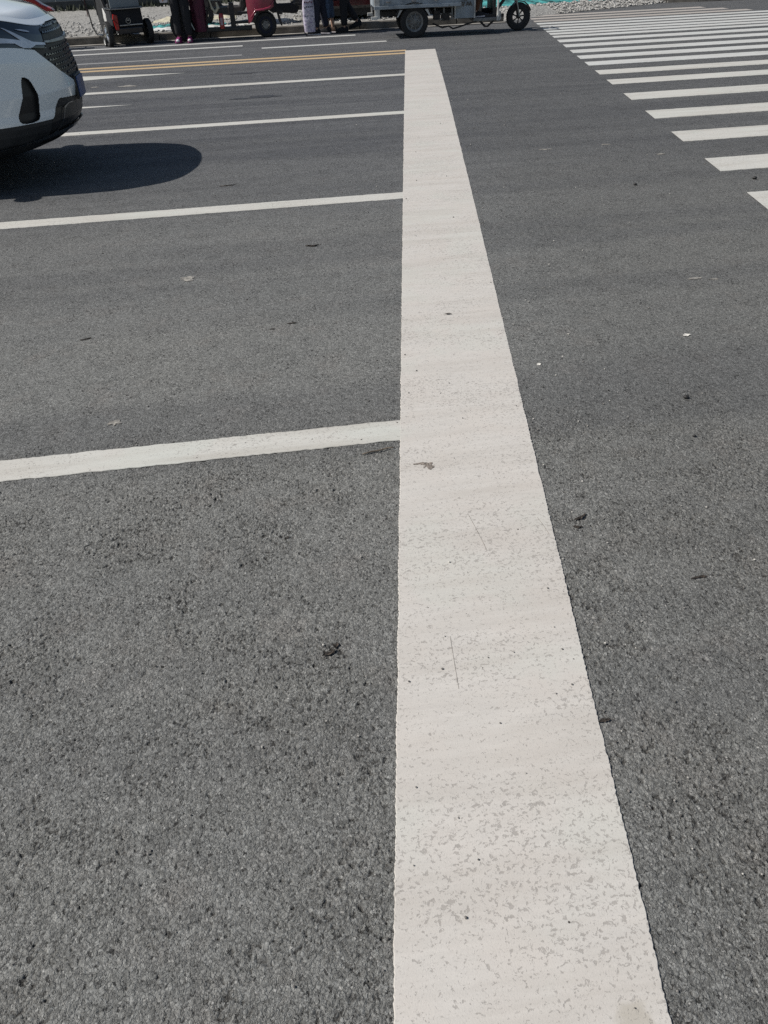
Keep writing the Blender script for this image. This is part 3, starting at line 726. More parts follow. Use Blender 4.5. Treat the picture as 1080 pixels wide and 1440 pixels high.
        for f in [q/8 for q in range(9)]:
            zc = .978+f*.062; sc = .385+f*.13; wd = .034*(1-f)+.006
            S.append([P(sg*(sc-wd), zc, -.002), P(sg*(sc-wd), zc, .003), P(sg*(sc+wd), zc, .003), P(sg*(sc+wd), zc, -.002)])
        bl.loft(S).build('light_blade', M['ledwhite'], lp, smooth=True)
        lb([(.33, 1.042, .002), (.35, 1.043, .006), (.39, 1.043, .006), (.43, 1.042, .001)], 'lens_glint', M['ledwhite'], -.002, .006)  # pale strip standing in for a glint on the lamp glass
        # brow line between bonnet and lamp
        fg = parts['fogL' if sg < 0 else 'fogR']
        for q in range(4):
            z_ = .53+q*.045; strip([(sg*.60, z_, .006), (sg*.665, z_+.01, .006)], .006, -.030, .012).build('fog_lamp', M['gloss'], fg)
        # crease in bumper
        sk = strip([(sg*.10, .545, .003), (sg*.17, .55, .005), (sg*.225, .53, .006), (sg*.26, .46, .007), (sg*.29, .39, .006), (sg*.36, .34, .004)], .004, -.003, .006)
        sk.build('skirt_trim', M['dchrome'], parts['skirt'], smooth=True)
    # front lip
    strip([(-.75, .305, .006), (-.5, .33, .010), (-.3, .36, .014), (0, .37, .016), (.3, .36, .014), (.5, .33, .010), (.75, .305, .006)], .02, -.004, .014).build('front_lip', M['dchrome'], parts['skirt'], smooth=True)
    # bonnet
    def hood_pt(s_, f):
        x0, y0, _ = P(s_, 1.13, 0); xb = -1.15
        e = min(f*9, 1); rz = math.sin(e*math.pi/2)
        x = x0+(xb-x0)*f+.0; y = y0*(1-.10*f); w = abs(y0)/.86
        crown = .075*(1-w**2.2); rise = .0+.035*rz+.115*f**.8
        ridge = .012*math.exp(-((w-.62)/.07)**2)*min(1, f*6)
        return (x+.012*(1-rz), y, 1.108+rise*(.55+.45*(1-w**4)) + crown*(.35*rz+.65*min(1, f*2)) + ridge)
    mb = MB(); nn, mm = 120, 60; vs = [hood_pt(-1.0+2.0*i/nn, (j/mm)**1.5) for j in range(mm+1) for i in range(nn+1)]
    fs = [(j*(nn+1)+i, j*(nn+1)+i+1, (j+1)*(nn+1)+i+1, (j+1)*(nn+1)+i) for j in range(mm) for i in range(nn)]
    mb.add(vs, fs); mb.build('bonnet', M['white'], t, smooth=True, thick=.012)
    # shut line filler under the bonnet edge
    q = strip([(s_/20, 1.107, .012) for s_ in range(-20, 21)], .012, -.030, .022); q.build('bonnet_gap', M['gloss'], t)
    # shoulders, cabin, roof, glass, rear: simple continuous volumes
    def sec(x, hw, zb, zt, rt=.9):
        return [(x, -hw, zb), (x, -hw*1.0, zb+(zt-zb)*.55), (x, -hw*rt, zt), (x, 0, zt+.02), (x, hw*rt, zt), (x, hw, zb+(zt-zb)*.55), (x, hw, zb)]
    MB().loft([sec(-1.02, .90, 1.10, 1.20, .95), sec(-1.6, .91, 1.05, 1.16), sec(-4.2, .90, 1.05, 1.15), sec(-4.45, .85, 1.0, 1.1)]).build('shoulder', M['white'], t, smooth=True)
    MB().loft([sec(-1.20, .74, 1.14, 1.25, .9), sec(-1.95, .68, 1.14, 1.64, .86), sec(-2.4, .67, 1.14, 1.70, .86), sec(-3.7, .66, 1.14, 1.68, .86), sec(-4.35, .66, 1.1, 1.2, .9)]).build('window_glass', M['glass'], t, smooth=True)
    MB().loft([sec(-1.9, .60, 1.63, 1.67), sec(-2.4, .61, 1.70, 1.735), sec(-3.7, .60, 1.68, 1.715), sec(-3.95, .58, 1.60, 1.64)]).build('roof', M['white'], t, smooth=True)
    MB().box((-2.75, 0, .62), (3.3, 1.70, .94)).build('side_panel', M['white'], t, bevel=.05)
    MB().box((-2.5, 0, .30), (3.6, 1.5, .12)).build('underbody', M['black'], t)
    MB().box((-.95, 0, .70), (.7, 1.2, .5)).build('engine_bay', M['black'], t)
    for x in (-1.02, -3.72):
        for sg in (-1, 1):
            wheel(t, (x, sg*.80, .35), .35, .22, spokes=10, face=sg, ri=.70)
    for sg in (-1, 1):
        m_ = MB().ball((-1.55, sg*.955, 1.24), (.09, .09, .07)); m_.build('side_mirror', M['white'], t, smooth=True)
    return t
suv()

# ------------------------------------------------------------ cargo tricycle
def cargo_trike():
    t = thing('cargo_tricycle', 'grey blue cargo tricycle with steel load bed driving right near the kerb', 'tricycle', (2.80, 16.68, 0), (0, 0, R(-3.0)))
    hw = .43; wr = .252
    for sg in (-1, 1): wheel(t, (0, sg*(hw-.045), wr), wr, .125, holes=0, spokes=9, face=sg, ri=.60)
    # load bed
    bed = MB(); x0, x1 = -.56, .72; zb = .50; bed.box(((x0+x1)/2, 0, zb+.02), (x1-x0, 2*hw+.04, .04)); b_ = bed.build('load_bed', M['greyblue'], t, bevel=.005)
    def side(y, sg):
        m = MB(); m.box(((x0+x1)/2, y, zb+.15), (x1-x0, .02, .30)); m.box(((x0+x1)/2, y+sg*.014, zb-.012), (x1-x0+.01, .045, .05))
        for k in range(5): m.box((x0+.12+k*.26, y+sg*.014, zb+.16), (.03, .018, .26))
        m.box(((x0+x1)/2, y+sg*.016, zb+.30), (x1-x0+.02, .05, .03)); m.build('bed_side', M['greyblue'], t, bevel=.003)
        for x in (-.37, -.01, .33):
            MB().tube([(x-.03, y+sg*.03, zb+.075), (x, y+sg*.05, zb+.068), (x+.03, y+sg*.03, zb+.075)], .009, 6).build('rope_hook', M['steel'], t, smooth=True)
    side(-hw-.02, -1); side(hw+.02, 1)
    MB().box((x0, 0, zb+.15), (.02, 2*hw, .30)).box((x0-.012, 0, zb+.26), (.02, 2*hw, .03)).build('tailgate', M['greyblue'], t, bevel=.003)
    MB().box((x1, 0, zb+.18), (.02, 2*hw, .36)).build('headboard', M['greyblue'], t, bevel=.003)
    for sg in (-1, 1):
        MB().box((x0+.035, sg*(hw+.035), zb+.04), (.07, .03, .44)).box((x0-.01, sg*(hw+.035), zb-.165), (.09, .045, .05)).build('corner_post', M['palegrey'], t, bevel=.004)
        MB().prism([(-.21, .44), (-.17, .44), (-.235, .33), (-.25, .33)], sg*(hw+.01)-.01, sg*(hw+.01)+.01).build('wheel_stay', M['palegrey'], t)
        MB().prism([(.16, .44), (.21, .44), (.25, .33), (.235, .33)], sg*(hw+.01)-.01, sg*(hw+.01)+.01).build('wheel_stay', M['palegrey'], t)
        mg = MB(); secs = []
        for q in range(11):
            a = R(25+q*13); secs.append([(math.cos(a)*(wr+.03), sg*(hw-.11), wr+math.sin(a)*(wr+.03)), (math.cos(a)*(wr+.03), sg*(hw+.04), wr+math.sin(a)*(wr+.03)), (math.cos(a)*(wr+.045), sg*(hw+.04), wr+math.sin(a)*(wr+.045)), (math.cos(a)*(wr+.045), sg*(hw-.11), wr+math.sin(a)*(wr+.045))])
        mg.loft(secs); mg.build('mudguard', M['chassis'], t, smooth=True)
    # chassis
    ch = MB()
    for y in (-.25, .25): ch.box((.15, y, .38), (1.4, .05, .07)); ch.box((1.1, y*.8, .27), (.75, .05, .05))
    ch.tube([(0, -.42, wr), (0, .42, wr)], .035); ch.ball((0, .05, wr), .09)
    for x in (-.4, .35, .65, .9): ch.box((x, 0, .35), (.04, .56, .05))
    ch.box((.36, -.30, .33), (.10, .12, .14)); ch.box((.50, -.28, .30), (.12, .16, .12)); ch.tube([(-.3, -.3, .42), (.1, -.3, .28), (.3, -.3, .40)], .02)
    ch.build('chassis', M['chassis'], t)
    # tool frame behind wheel, and pale bracket with opening
    fr = MB()
    for x in (.33, .47, .60): fr.box((x, -.34, .36), (.025, .03, .20))
    fr.box((.465, -.345, .455), (.30, .03, .03)); fr.box((.465, -.345, .345), (.30, .03, .025)); fr.box((.465, -.345, .265), (.30, .03, .02)); fr.build('side_frame', M['alloy'], t, bevel=.003)
    # exhaust and stand under the middle
    MB().tube([(.30, -.30, .20), (.45, -.32, .13), (.55, -.32, .15), (.62, -.32, .105), (.72, -.32, .13), (.85, -.30, .17), (.98, -.28, .20)], .014, 7).build('side_stand', M['chassis'], t, smooth=True)
    MB().tube([(1.03, -.30, .20), (1.11, -.30, .115), (1.15, -.30, .115), (1.24, -.30, .20)], .017, 7).build('foot_bracket', M['chassis'], t, smooth=True)
    # battery box panel with lettering
    bx = MB().box((.79, 0, .49), (.30, .70, .46)).build('battery_box', M['greyblue'], t, bevel=.01)
    tr = MB(); tr.box((.79, -.356, .72), (.31, .02, .03)); tr.box((.645, -.356, .49), (.02, .02, .46)); tr.box((.935, -.356, .49), (.02, .02, .46)); tr.build('box_trim', M['palegrey'], bx)
    g = MB(); y = -.3575
    def st(x, z, w, h_, r_=0): g.box((.79+x, y, .485+z), (w, .006, h_), (0, r_, 0))
    st(-.070, 0, .012, .075); st(-.048, .0, .010, .070); st(-.030, .020, .03, .010); st(-.030, -.005, .03, .010); st(-.025, -.03, .03, .012, .6); st(-.008, 0, .010, .06, .35)
    st(.030, 0, .012, .070, .35); st(.052, 0, .012, .070, -.35); st(.041, -.012, .02, .012); st(.070, 0, .012, .065, .4); st(.090, -.004, .012, .070, -.45); st(.080, -.018, .02, .010)
    st(.005, .062, .035, .016, -.3); st(.02, .052, .012, .02)
    g.build('box_lettering', M['gloss'], bx)
    # cab
    fl = MB().box((1.13, 0, .225), (.40, .66, .05)).build('cab_floor', M['alloy'], t, bevel=.005)
    MB().box((1.02, .12, .40), (.14, .40, .34)).build('seat_base', M['gloss'], t, bevel=.01)
    MB().box((1.02, .05, .60), (.28, .50, .08)).build('seat', M['black'], t, bevel=.025)
    MB().box((1.26, .06, .44), (.05, .56, .40)).build('front_apron', M['black'], t, bevel=.01)
    MB().box((1.10, .30, .30), (.34, .02, .12)).build('far_skirt', M['black'], t)
    for sg in (-1, 1): MB().tube([(1.30, sg*.33, .20), (1.30, sg*.33, .70), (1.27, sg*.33, .98)], .019, 8).build('cab_post', M['palegrey'], t, smooth=True)
    MB().tube([(1.33, -.31, .34), (1.37, -.31, .33), (1.37, -.31, .22), (1.33, -.31, .20)], .013, 6).box((1.34, -.31, .27), (.02, .02, .14)).build('step_rail', M['whitepl'], t, smooth=True)
    # front end
    fx = 1.93; fr_ = .222
    wheel(t, (fx, -.02, fr_), fr_, .095, holes=7, rimc=M['chassis'], face=-1, ri=.60)
    fk = MB()
    for sg in (-1, 1): fk.tube([(fx, -.02+sg*.075, fr_), (fx-.07, -.02+sg*.075, .42), (fx-.19, -.02+sg*.07, .78)], [.020, .022, .018], 8)
    fk.box((fx-.12, -.02, .55), (.05, .19, .05)); fk.build('front_fork', M['dchrome'], t, smooth=True)
    mg = MB(); secs = []
    for q in range(11):
        a = R(20+q*14); r1, r2 = fr_+.02, fr_+.03
        secs.append([(fx+math.cos(a)*rr, -.02+yy, fr_+math.sin(a)*rr) for rr, yy in ((r1, -.065), (r2, -.065), (r2, .065), (r1, .065))])
    mg.loft(secs); mg.build('front_mudguard', M['black'], t, smooth=True)
    MB().tube([(fx-.19, -.02, .72), (fx-.32, -.02, 1.05)], .025).tube([(fx-.35, -.36, 1.08), (fx-.30, -.1, 1.03), (fx-.30, .08, 1.03), (fx-.35, .32, 1.08)], .014).build('handlebar', M['black'], t, smooth=True)
    MB().ball((fx-.16, -.02, .90), (.08, .09, .09)).build('headlight', M['glass'], t, smooth=True)
    MB().tube([(1.25, -.02, .24), (fx-.26, -.02, .62), (fx-.22, -.02, .80)], .03).build('down_tube', M['chassis'], t, smooth=True)
    # wheel discs
    TB = [(-.8, -1.03), (-.6, -.77), (0, 0), (.72, .84), (.95, 1.13), (1.30, 1.55), (1.60, 1.78), (1.93, 2.0), (2.4, 2.45)]
    def mx(x):
        for (a, va), (b2, vb) in zip(TB, TB[1:]):
            if x <= b2: return va+(vb-va)*(x-a)/(b2-a)
        return x
    for o in list(bpy.data.objects):
        p = o.parent
        if p is None: continue
        if p == t and o.name.startswith('wheel') and not o.name.startswith('wheel_stay'): o.location.x = mx(o.location.x); continue
        if p == t or (p.parent == t and not p.name.startswith('wheel')):
            if p != t and p.name.startswith('wheel'): continue
            for v in o.data.vertices: v.co.x = mx(v.co.x)
    return t
cargo_trike()

# ------------------------------------------------------------ parked tricycle seen from behind
def black_trike():
    t = thing('passenger_tricycle', 'black electric tricycle seen from behind, chrome wheel and red tail lamp', 'tricycle', (-2.52, 17.86, 0), (0, 0, R(114)))
    # local x = heading (away from camera, a little left); local y left
    for sg in (-1, 1): wheel(t, (0, sg*.39, .205), .205, .10, spokes=8, face=sg, rimc=M['chrome'] if sg > 0 else M['black'], ri=.70)
    body = MB().box((.10, 0, .42), (.42, .60, .34), taper=.96).build('rear_box', M['trouser_black'], t, bevel=.02)
    MB().box((-.13, -.04, .335), (.03, .44, .018)).build('bumper_trim', M['steel'], t, bevel=.004)
    MB().box((-.10, 0, .245), (.10, .50, .10)).build('rear_bumper', M['gloss'], t, bevel=.015)
    e = MB(); e.lathe([(.040, -.004), (.047, -.004), (.047, .004), (.040, .004)], (-.125, .0, .40), 'X', 20); e.box((-.125, 0, .41), (.008, .05, .012)); e.build('emblem', M['steel'], t, smooth=True)
    for sg in (1,):
        MB().prism([(sg*.20, .36), (sg*.29, .44), (sg*.27, .52), (sg*.20, .50)], -.155, -.10, 'X').prism([(sg*.20, .25), (sg*.26, .27), (sg*.28, .42), (sg*.20, .36)], -.150, -.10, 'X').build('tail_lamp', M['red'], t, bevel=.006)
    MB().box((.06, 0, .60), (.44, .62, .025)).build('rear_shelf', M['dchrome'], t, bevel=.01)
    MB().box((-.06, 0, .82), (.02, .56, .42), (0, R(8), 0)).build('rear_window', M['hoard'], t, bevel=.01)
    MB().box((.18, 0, .60), (.4, .46, .14)).build('seat', M['black'], t, bevel=.03)
    for x, y in ((-.05, .29), (-.05, -.29), (.95, .27), (.95, -.27)):
        MB().tube([(x, y, .46), (x+.04, y, 1.05), (x+.05, y*.95, 1.60)], .013, 7).build('canopy_post', M['black'], t, smooth=True)
    MB().tube([(-.07, -.24, .48), (-.05, -.21, .8), (.0, -.2, 1.6)], .012, 7).build('canopy_post', M['black'], t, smooth=True)
    MB().box((.47, 0, 1.62), (1.25, .66, .03)).build('canopy', M['black'], t, bevel=.02)
    MB().box((.62, 0, .20), (.75, .50, .04)).build('footboard', M['black'], t, bevel=.01)
    # side fairing: black shell and white panel
    MB().prism([(.30, .24), (.85, .18), (.98, .45), (.9, .75), (.62, .80), (.38, .55)], .20, .27).build('side_fairing', M['black'], t, bevel=.015)
    MB().prism([(.14, .28), (.28, .25), (.42, .30), (.50, .44), (.46, .60), (.32, .50), (.20, .48)], .272, .288).build('side_panel', M['whitepl'], t, bevel=.006)
    MB().prism([(.80, .22), (1.05, .25), (1.1, .60), (1.0, .85), (.9, .85), (.86, .5)], -.22, .22).build('front_shield', M['black'], t, bevel=.02)
    wheel(t, (1.20, 0, .30), .18, .09, spokes=8, face=1, rimc=M['black'])
    MB().tube([(1.20, .06, .30), (1.12, .06, .6), (1.02, .0, .95)], .02).build('front_fork', M['steel'], t, smooth=True)
    MB().tube([(.98, -.30, .98), (1.04, 0, .96), (.98, .30, .98)], .014).build('handlebar', M['black'], t, smooth=True)
    # step plate and little roller wheel at the left, plus slanting canopy brace
    MB().box((.42, .37, .17), (.34, .16, .015)).build('step_plate', M['dchrome'], t, bevel=.004)
    wheel(t, (.12, .44, .075), .075, .05, spokes=5, face=1, rimc=M['whitepl'])
    MB().tube([(.62, .44, .16), (.74, .47, .28), (.76, .50, .75)], .012, 7).build('step_rail', M['black'], t, smooth=True)
    MB().tube([(.76, .49, .55), (.80, .66, .98)], .012, 7).build('canopy_brace', M['black'], t, smooth=True)
    MB().tube([(.765, .505, .46), (.765, .515, .95)], .009, 7).build('canopy_brace', M['darkred'], t, smooth=True)
    return t
black_trike()

# ------------------------------------------------------------ maroon scooter with fabric cover
def maroon_scooter():
    t = thing('electric_scooter', 'maroon electric scooter with draped cover parked side-on at the kerb', 'scooter', (-1.45, 17.93, 0))
    wheel(t, (.0, .0, .235), .235, .10, spokes=10, rimc=M['black'], face=-1, ri=.60)
    wheel(t, (1.50, 0, .180), .180, .12, spokes=0, holes=4, rimc=M['alloy'], face=-1, ri=.40)
    MB().lathe([(.001, -.07), (.055, -.07), (.06, -.02), (.001, -.02)], (1.50, 0, .18)).build('wheel_cap', M['alloy'], t, smooth=True)
    MB().lathe([(.09, -.064), (.128, -.064), (.128, -.03), (.09, -.03)], (1.50, 0, .18)).build('rim_disc', M['trouser_navy'], t, smooth=True)
    fk = MB()
    for y in (-.075, .075): fk.tube([(-.04, y, .66), (.05, y, .45), (.12, y, .26), (.17, y, .16)], [.02, .024, .026, .02], 8)
    fk.build('front_fork', M['dchrome'], t, smooth=True)
    # drape: folded cloth curtain in front of the frame
    d = MB(); secs = []
    for j in range(13):
        z = .88-j*.062; secs.append([])
        for k in range(40):
            a = 2*math.pi*k/40; bx = .30+.135*math.cos(a)*(1.05-.1*j/12)+.02*(12-j)/12*-2; by = .17*math.sin(a)*(1+.06*math.sin(a*7+z*3))
            bx += .012*math.sin(a*9+j*.4); secs[-1].append((bx, by, max(z, .12+.02*math.sin(a*5)) if j == 12 else z))
    d.loft(secs); d.build('cover', M['maroon'], t, smooth=True)
    MB().box((.78, 0, .15), (.92, .20, .06)).box((1.06, 0, .235), (.26, .10, .04)).build('floorboard', M['black'], t, bevel=.012)
    fr = MB(); fr.tube([(.40, -.08, .16), (.45, -.08, .42), (.60, -.08, .62), (1.0, -.08, .58)], .016); fr.tube([(.40, .08, .16), (.45, .08, .42), (.60, .08, .62), (1.0, .08, .58)], .016)
    fr.box((.90, 0, .34), (.09, .18, .36)); fr.box((.52, 0, .46), (.06, .16, .24)); fr.box((1.12, 0, .37), (.24, .14, .035)); fr.build('frame', M['chassis'], t)
    MB().box((.70, .0, .42), (.25, .17, .09)).build('battery_tray', M['black'], t)
    MB().box((.66, -.02, .61), (.27, .20, .10)).build('seat', M['hoard'], t, bevel=.03)
    MB().tube([(.52, -.10, .58), (.55, -.11, .46), (.60, -.10, .40), (.66, -.11, .46), (.64, -.11, .54)], [.012, .02, .032, .03, .014], 8).build('hose', M['cream'], t, smooth=True)
    # front fairing at right wheel
    f = MB(); secs = []
    for x, zt, zb, hw_ in ((1.18, .70, .20, .10), (1.24, .80, .24, .13), (1.34, .88, .38, .15), (1.46, .90, .41, .16), (1.60, .88, .40, .15), (1.68, .80, .44, .12)):
        secs.append([(x, -hw_, zb), (x, -hw_, (zb+zt)/2), (x, -hw_*.6, zt), (x, hw_*.6, zt), (x, hw_, (zb+zt)/2), (x, hw_, zb)])
    f.loft(secs); f.build('fairing', M['maroonp'], t, smooth=True)
    MB().tube([(1.24, -.145, .30), (1.34, -.165, .40), (1.48, -.175, .405), (1.60, -.165, .43), (1.69, -.13, .52)], [.01, .014, .02, .016, .008], 8).build('fairing_trim', M['maroonp'], t, smooth=True)
    mg = MB(); secs = []
    for q in range(12):
        a = R(10+q*15); secs.append([(1.5+math.cos(a)*rr, yy, .18+math.sin(a)*rr) for rr, yy in ((.195, -.08), (.208, -.08), (.208, .08), (.195, .08))])
    mg.loft(secs); mg.build('mudguard', M['black'], t, smooth=True)
    MB().tube([(1.66, -.05, .36), (1.76, -.10, .37), (1.84, -.12, .36)], .014).tube([(1.74, -.08, .36), (1.77, -.09, .24), (1.80, -.10, .16)], [.018, .026, .012]).box((1.78, -.09, .34), (.10, .06, .03)).build('footrest', M['chassis'], t, smooth=True)
    MB().tube([(1.28, 0, .80), (1.2, 0, 1.05)], .03).tube([(1.16, -.3, 1.08), (1.2, 0, 1.04), (1.16, .3, 1.08)], .014).build('handlebar', M['black'], t, smooth=True)
    for o in list(bpy.data.objects):
        if o.parent == t:
            if o.name.startswith('wheel') and not o.name.startswith('wheel_cap'):
                k = 1.16; o.scale = (k, 1.1, k); o.location.z *= k; o.location.x = o.location.x*1.04
            else:
                for v in o.data.vertices: v.co.z *= 1.14; v.co.x *= 1.04
    return t
maroon_scooter()
b = thing('fire_extinguisher', 'red cylinder standing on the maroon scooter floorboard', 'cylinder', (-.73, 17.84, .185))
MB().lathe([(.001, 0), (.045, 0), (.048, .02), (.048, .21), (.03, .25), (.001, .255)], axis='Z', seg=16, closed=False).build('bottle', M['red'], b, smooth=True)
MB().box((0, -.047, .12), (.05, .012, .12)).build('label_band', M['coat_a'], b)

def background_scooter(x, y, label, col, rz=0, z=.125):
    t = thing('electric_scooter', label, 'scooter', (x, y, z), (0, 0, rz))
    for wx in (0, 1.15): wheel(t, (wx, 0, .21), .21, .09, spokes=8, rimc=M['black'])
    MB().prism([(-.30, .42), (.05, .36), (.28, .20), (.80, .16), (.98, .40), (1.02, .92), (.92, .94), (.78, .34), (.40, .34), (.34, .66), (-.28, .70)], -.13, .13).build('body', col, t, bevel=.03)
    MB().box((.05, 0, .74), (.62, .24, .08)).build('seat', M['black'], t, bevel=.03)
    MB().tube([(1.15, .07, .21), (1.02, .05, .80), (.94, 0, 1.02)], .02).tube([(.90, -.3, 1.05), (.95, 0, 1.02), (.90, .3, 1.05)], .014).build('handlebar', M['black'], t, smooth=True)
    return t
background_scooter(-.02, 19.15, 'dark scooter on the pavement behind the maroon scooter', M['trouser_black'], R(4))
background_scooter(-1.15, 19.45, 'dark scooter on the gravel seen through the frame of the maroon scooter', M['chassis'], R(-6))
rs = background_scooter(-5.25, 17.7, 'red scooter mostly hidden behind the white car bonnet', M['darkred'], R(0), 0)
MB().prism([(1.50, .62), (1.46, .66), (1.31, .735), (1.20, .82), (1.12, 1.0), (.95, 1.0), (1.0, .7), (1.28, .62)], -.11, .11).build('front_fender', M['red'], rs, bevel=.02)

# ------------------------------------------------------------ dark red small car behind the cargo tricycle
def small_car():
    t = thing('parked_car', 'small dark red and black car standing behind the people and the cargo tricycle', 'car', (2.18, 19.75, .125))
    def ring(x, hw_, zb, zt): return [(x, -hw_*.96, zb), (x, -hw_, zb+.12), (x, -hw_, zt-.12), (x, -hw_*.9, zt), (x, hw_*.9, zt), (x, hw_, zt-.12), (x, hw_, zb+.12), (x, hw_*.96, zb)]
    MB().loft([ring(-1.50, .58, .34, .74), ring(-1.42, .68, .22, .82), ring(-.75, .70, .20, .86), ring(.9, .70, .20, .86), ring(1.38, .67, .22, .84), ring(1.46, .58, .32, .76)]).build('body', M['gloss'], t, smooth=True)
    MB().box((.05, -.706, .30), (1.75, .02, .10)).build('side_skirt', M['darkred'], t, bevel=.004)
    MB().box((.05, -.712, .375), (1.75, .012, .012)).build('trim_strip', M['darkred'], t)
    MB().box((.0, 0, .14), (2.2, 1.2, .14)).build('underbody', M['black'], t)
    MB().loft([ring(-1.05, .60, .80, .95), ring(-.6, .56, .80, 1.42), ring(.7, .56, .80, 1.42), ring(1.25, .60, .80, .92)]).build('cabin', M['glass'], t, smooth=True)
    for x in (-.94, .94):
        for sg in (-1, 1):
            wheel(t, (x, sg*.62, .25), .25, .14, spokes=7, face=sg, rimc=M['dchrome'], ri=.64)
            a_ = MB(); secs = []
            for q in range(13):
                a = R(q*15); secs.append([(x+math.cos(a)*rr, sg*yy, .25+math.sin(a)*rr) for rr, yy in ((.275, .60), (.275, .73), (.305, .73), (.305, .60))])
            a_.loft(secs); a_.build('wheel_arch', M['alloy'] if x < 0 else M['black'], t, smooth=True)
small_car()

# ------------------------------------------------------------ people
def skin_mesh(name, verts, edges, radii, m, parent, sub=2):
    me = bpy.data.meshes.new(name); me.from_pydata([tuple(v) for v in verts], edges, []); me.update()
    o = bpy.data.objects.new(name, me); COL.objects.link(o); me.materials.append(m)
    md = o.modifiers.new('skin', 'SKIN'); md.use_smooth_shade = True
    sk = me.skin_vertices[0].data
    for i, r_ in enumerate(radii): sk[i].radius = r_ if isinstance(r_, tuple) else (r_, r_)
    sk[0].use_root = True
    s2 = o.modifiers.new('sub', 'SUBSURF'); s2.levels = sub; s2.render_levels = sub
    if parent: o.parent = parent
    return o
def mixp(a, b, f): return tuple(a[i]+(b[i]-a[i])*f for i in range(3))
def person(label, loc, rz, J, trousers, top, shoe, sole, jeans_up=0, group=None, thick=1.0, cat='person', skirt=None):
    """J: joints in local coordinates, x forward, y left, z up. keys: pelvis chest neck head; (l/r) hip knee ankle toe shoulder elbow wrist"""
    t = thing('person', label, cat, loc, (0, 0, rz), group)
    v = []; r_ = []; e = []
    def add(p, rad, prev=None):
        v.append(p); r_.append(rad)
        if prev is not None: e.append((prev, len(v)-1))
        return len(v)-1
    pe = add(J['pelvis'], (.13, .10)); ch = add(J['chest'], (.14, .10), pe); nk = add(J['neck'], (.055, .055), ch)
    hd = add(mixp(J['neck'], J['head'], .45), (.07, .075), nk); h2 = add(J['head'], (.085, .10), hd); add(tuple(J['head'][i]+(0, 0, .08)[i] for i in range(3)), (.06, .07), h2)
    for s in 'lr':
        hp = add(J[s+'hip'], .078, pe); kn = add(J[s+'knee'], .050, hp); an = add(J[s+'ankle'], .036, kn); add(J[s+'toe'], .030, an)
        sh = add(J[s+'shoulder'], .050, ch); el = add(J[s+'elbow'], .038, sh); wr = add(J[s+'wrist'], .026, el)
        d = Vector(J[s+'wrist'])-Vector(J[s+'elbow']); d.normalize(); f = Vector((1, 0, 0)); side = d.cross(f)
        if side.length < .2: side = Vector((0, 1, 0))
        side.normalize(); palm = Vector(J[s+'wrist'])+d*.06; pm = add(tuple(palm), (.022, .032), wr)
    body = skin_mesh('body', v, e, r_, M['skin'], t)
    for s in 'lr':   # fingers
        d = (Vector(J[s+'wrist'])-Vector(J[s+'elbow'])).normalized(); up = Vector((1, 0, 0)) if abs(d.x) < .8 else Vector((0, 0, 1))
        u = (up-d*up.dot(d)).normalized(); cur = d.cross(u)*(1 if s == 'l' else -1)
        base = Vector(J[s+'wrist'])+d*.075; hm = MB()
        for k, L in enumerate((.062, .074, .070, .054)):
            b0 = base+u*(.027-.018*k); hm.tube([b0, b0+d*L*.5-cur*.006, b0+d*L*.8-cur*.018, b0+d*L-cur*.034], [.0085, .008, .0075, .006], 7)
        b0 = Vector(J[s+'wrist'])+d*.03+u*.022; hm.tube([b0, b0+d*.025+u*.022, b0+d*.05+u*.026-cur*.01], [.011, .009, .007], 7)
        hm.build('hand', M['skin'], body, smooth=True)
    # trousers
    v, r_, e = [], [], []
    pe = add(J['pelvis'], (.155*thick, .12*thick)); add(mixp(J['pelvis'], J['chest'], .3), (.15*thick, .115*thick), pe)
    for s in 'lr':
        hp = add(J[s+'hip'], .098*thick, pe); md_ = add(mixp(J[s+'hip'], J[s+'knee'], .5), .088*thick, hp); kn = add(J[s+'knee'], .073*thick, md_)
        m2 = add(mixp(J[s+'knee'], J[s+'ankle'], .5), .066*thick, kn); add(mixp(J[s+'knee'], J[s+'ankle'], 1-jeans_up if jeans_up else .93), .058*thick, m2)
    skin_mesh('trousers', v, e, r_, trousers, t)
    v, r_, e = [], [], []
    pe = add(mixp(J['pelvis'], J['chest'], -.15), (.165, .13)); md_ = add(mixp(J['pelvis'], J['chest'], .5), (.155, .125), pe); ch = add(J['chest'], (.165, .125), md_); add(mixp(J['chest'], J['neck'], .75), (.08, .07), ch)
    for s in 'lr':
        sh = add(J[s+'shoulder'], .068, ch); el = add(J[s+'elbow'], .054, sh); add(mixp(J[s+'elbow'], J[s+'wrist'], .92), .042, el)
    skin_mesh('jacket', v, e, r_, top, t)
    hc = J['head']; MB().ball((hc[0]-.015, hc[1], hc[2]+.045), (.105, .095, .10), 16, 10).build('hair', M['hair'], t, smooth=True)
    fm = MB(); fm.ball((hc[0]+.088, hc[1], hc[2]-.015), (.018, .014, .022), 8, 6); fm.build('nose', M['skin'], body, smooth=True)
    for s in (-1, 1):
        MB().ball((hc[0]+.076, hc[1]+s*.032, hc[2]+.012), .012, 8, 6).build('eye', M['gloss'], body, smooth=True)
        MB().ball((hc[0], hc[1]+s*.088, hc[2]-.01), (.022, .012, .032), 8, 6).build('ear', M['skin'], body, smooth=True)
    MB().ball((hc[0]+.078, hc[1], hc[2]-.05), (.010, .024, .007), 8, 6).build('mouth', M['coat_a'], body, smooth=True)
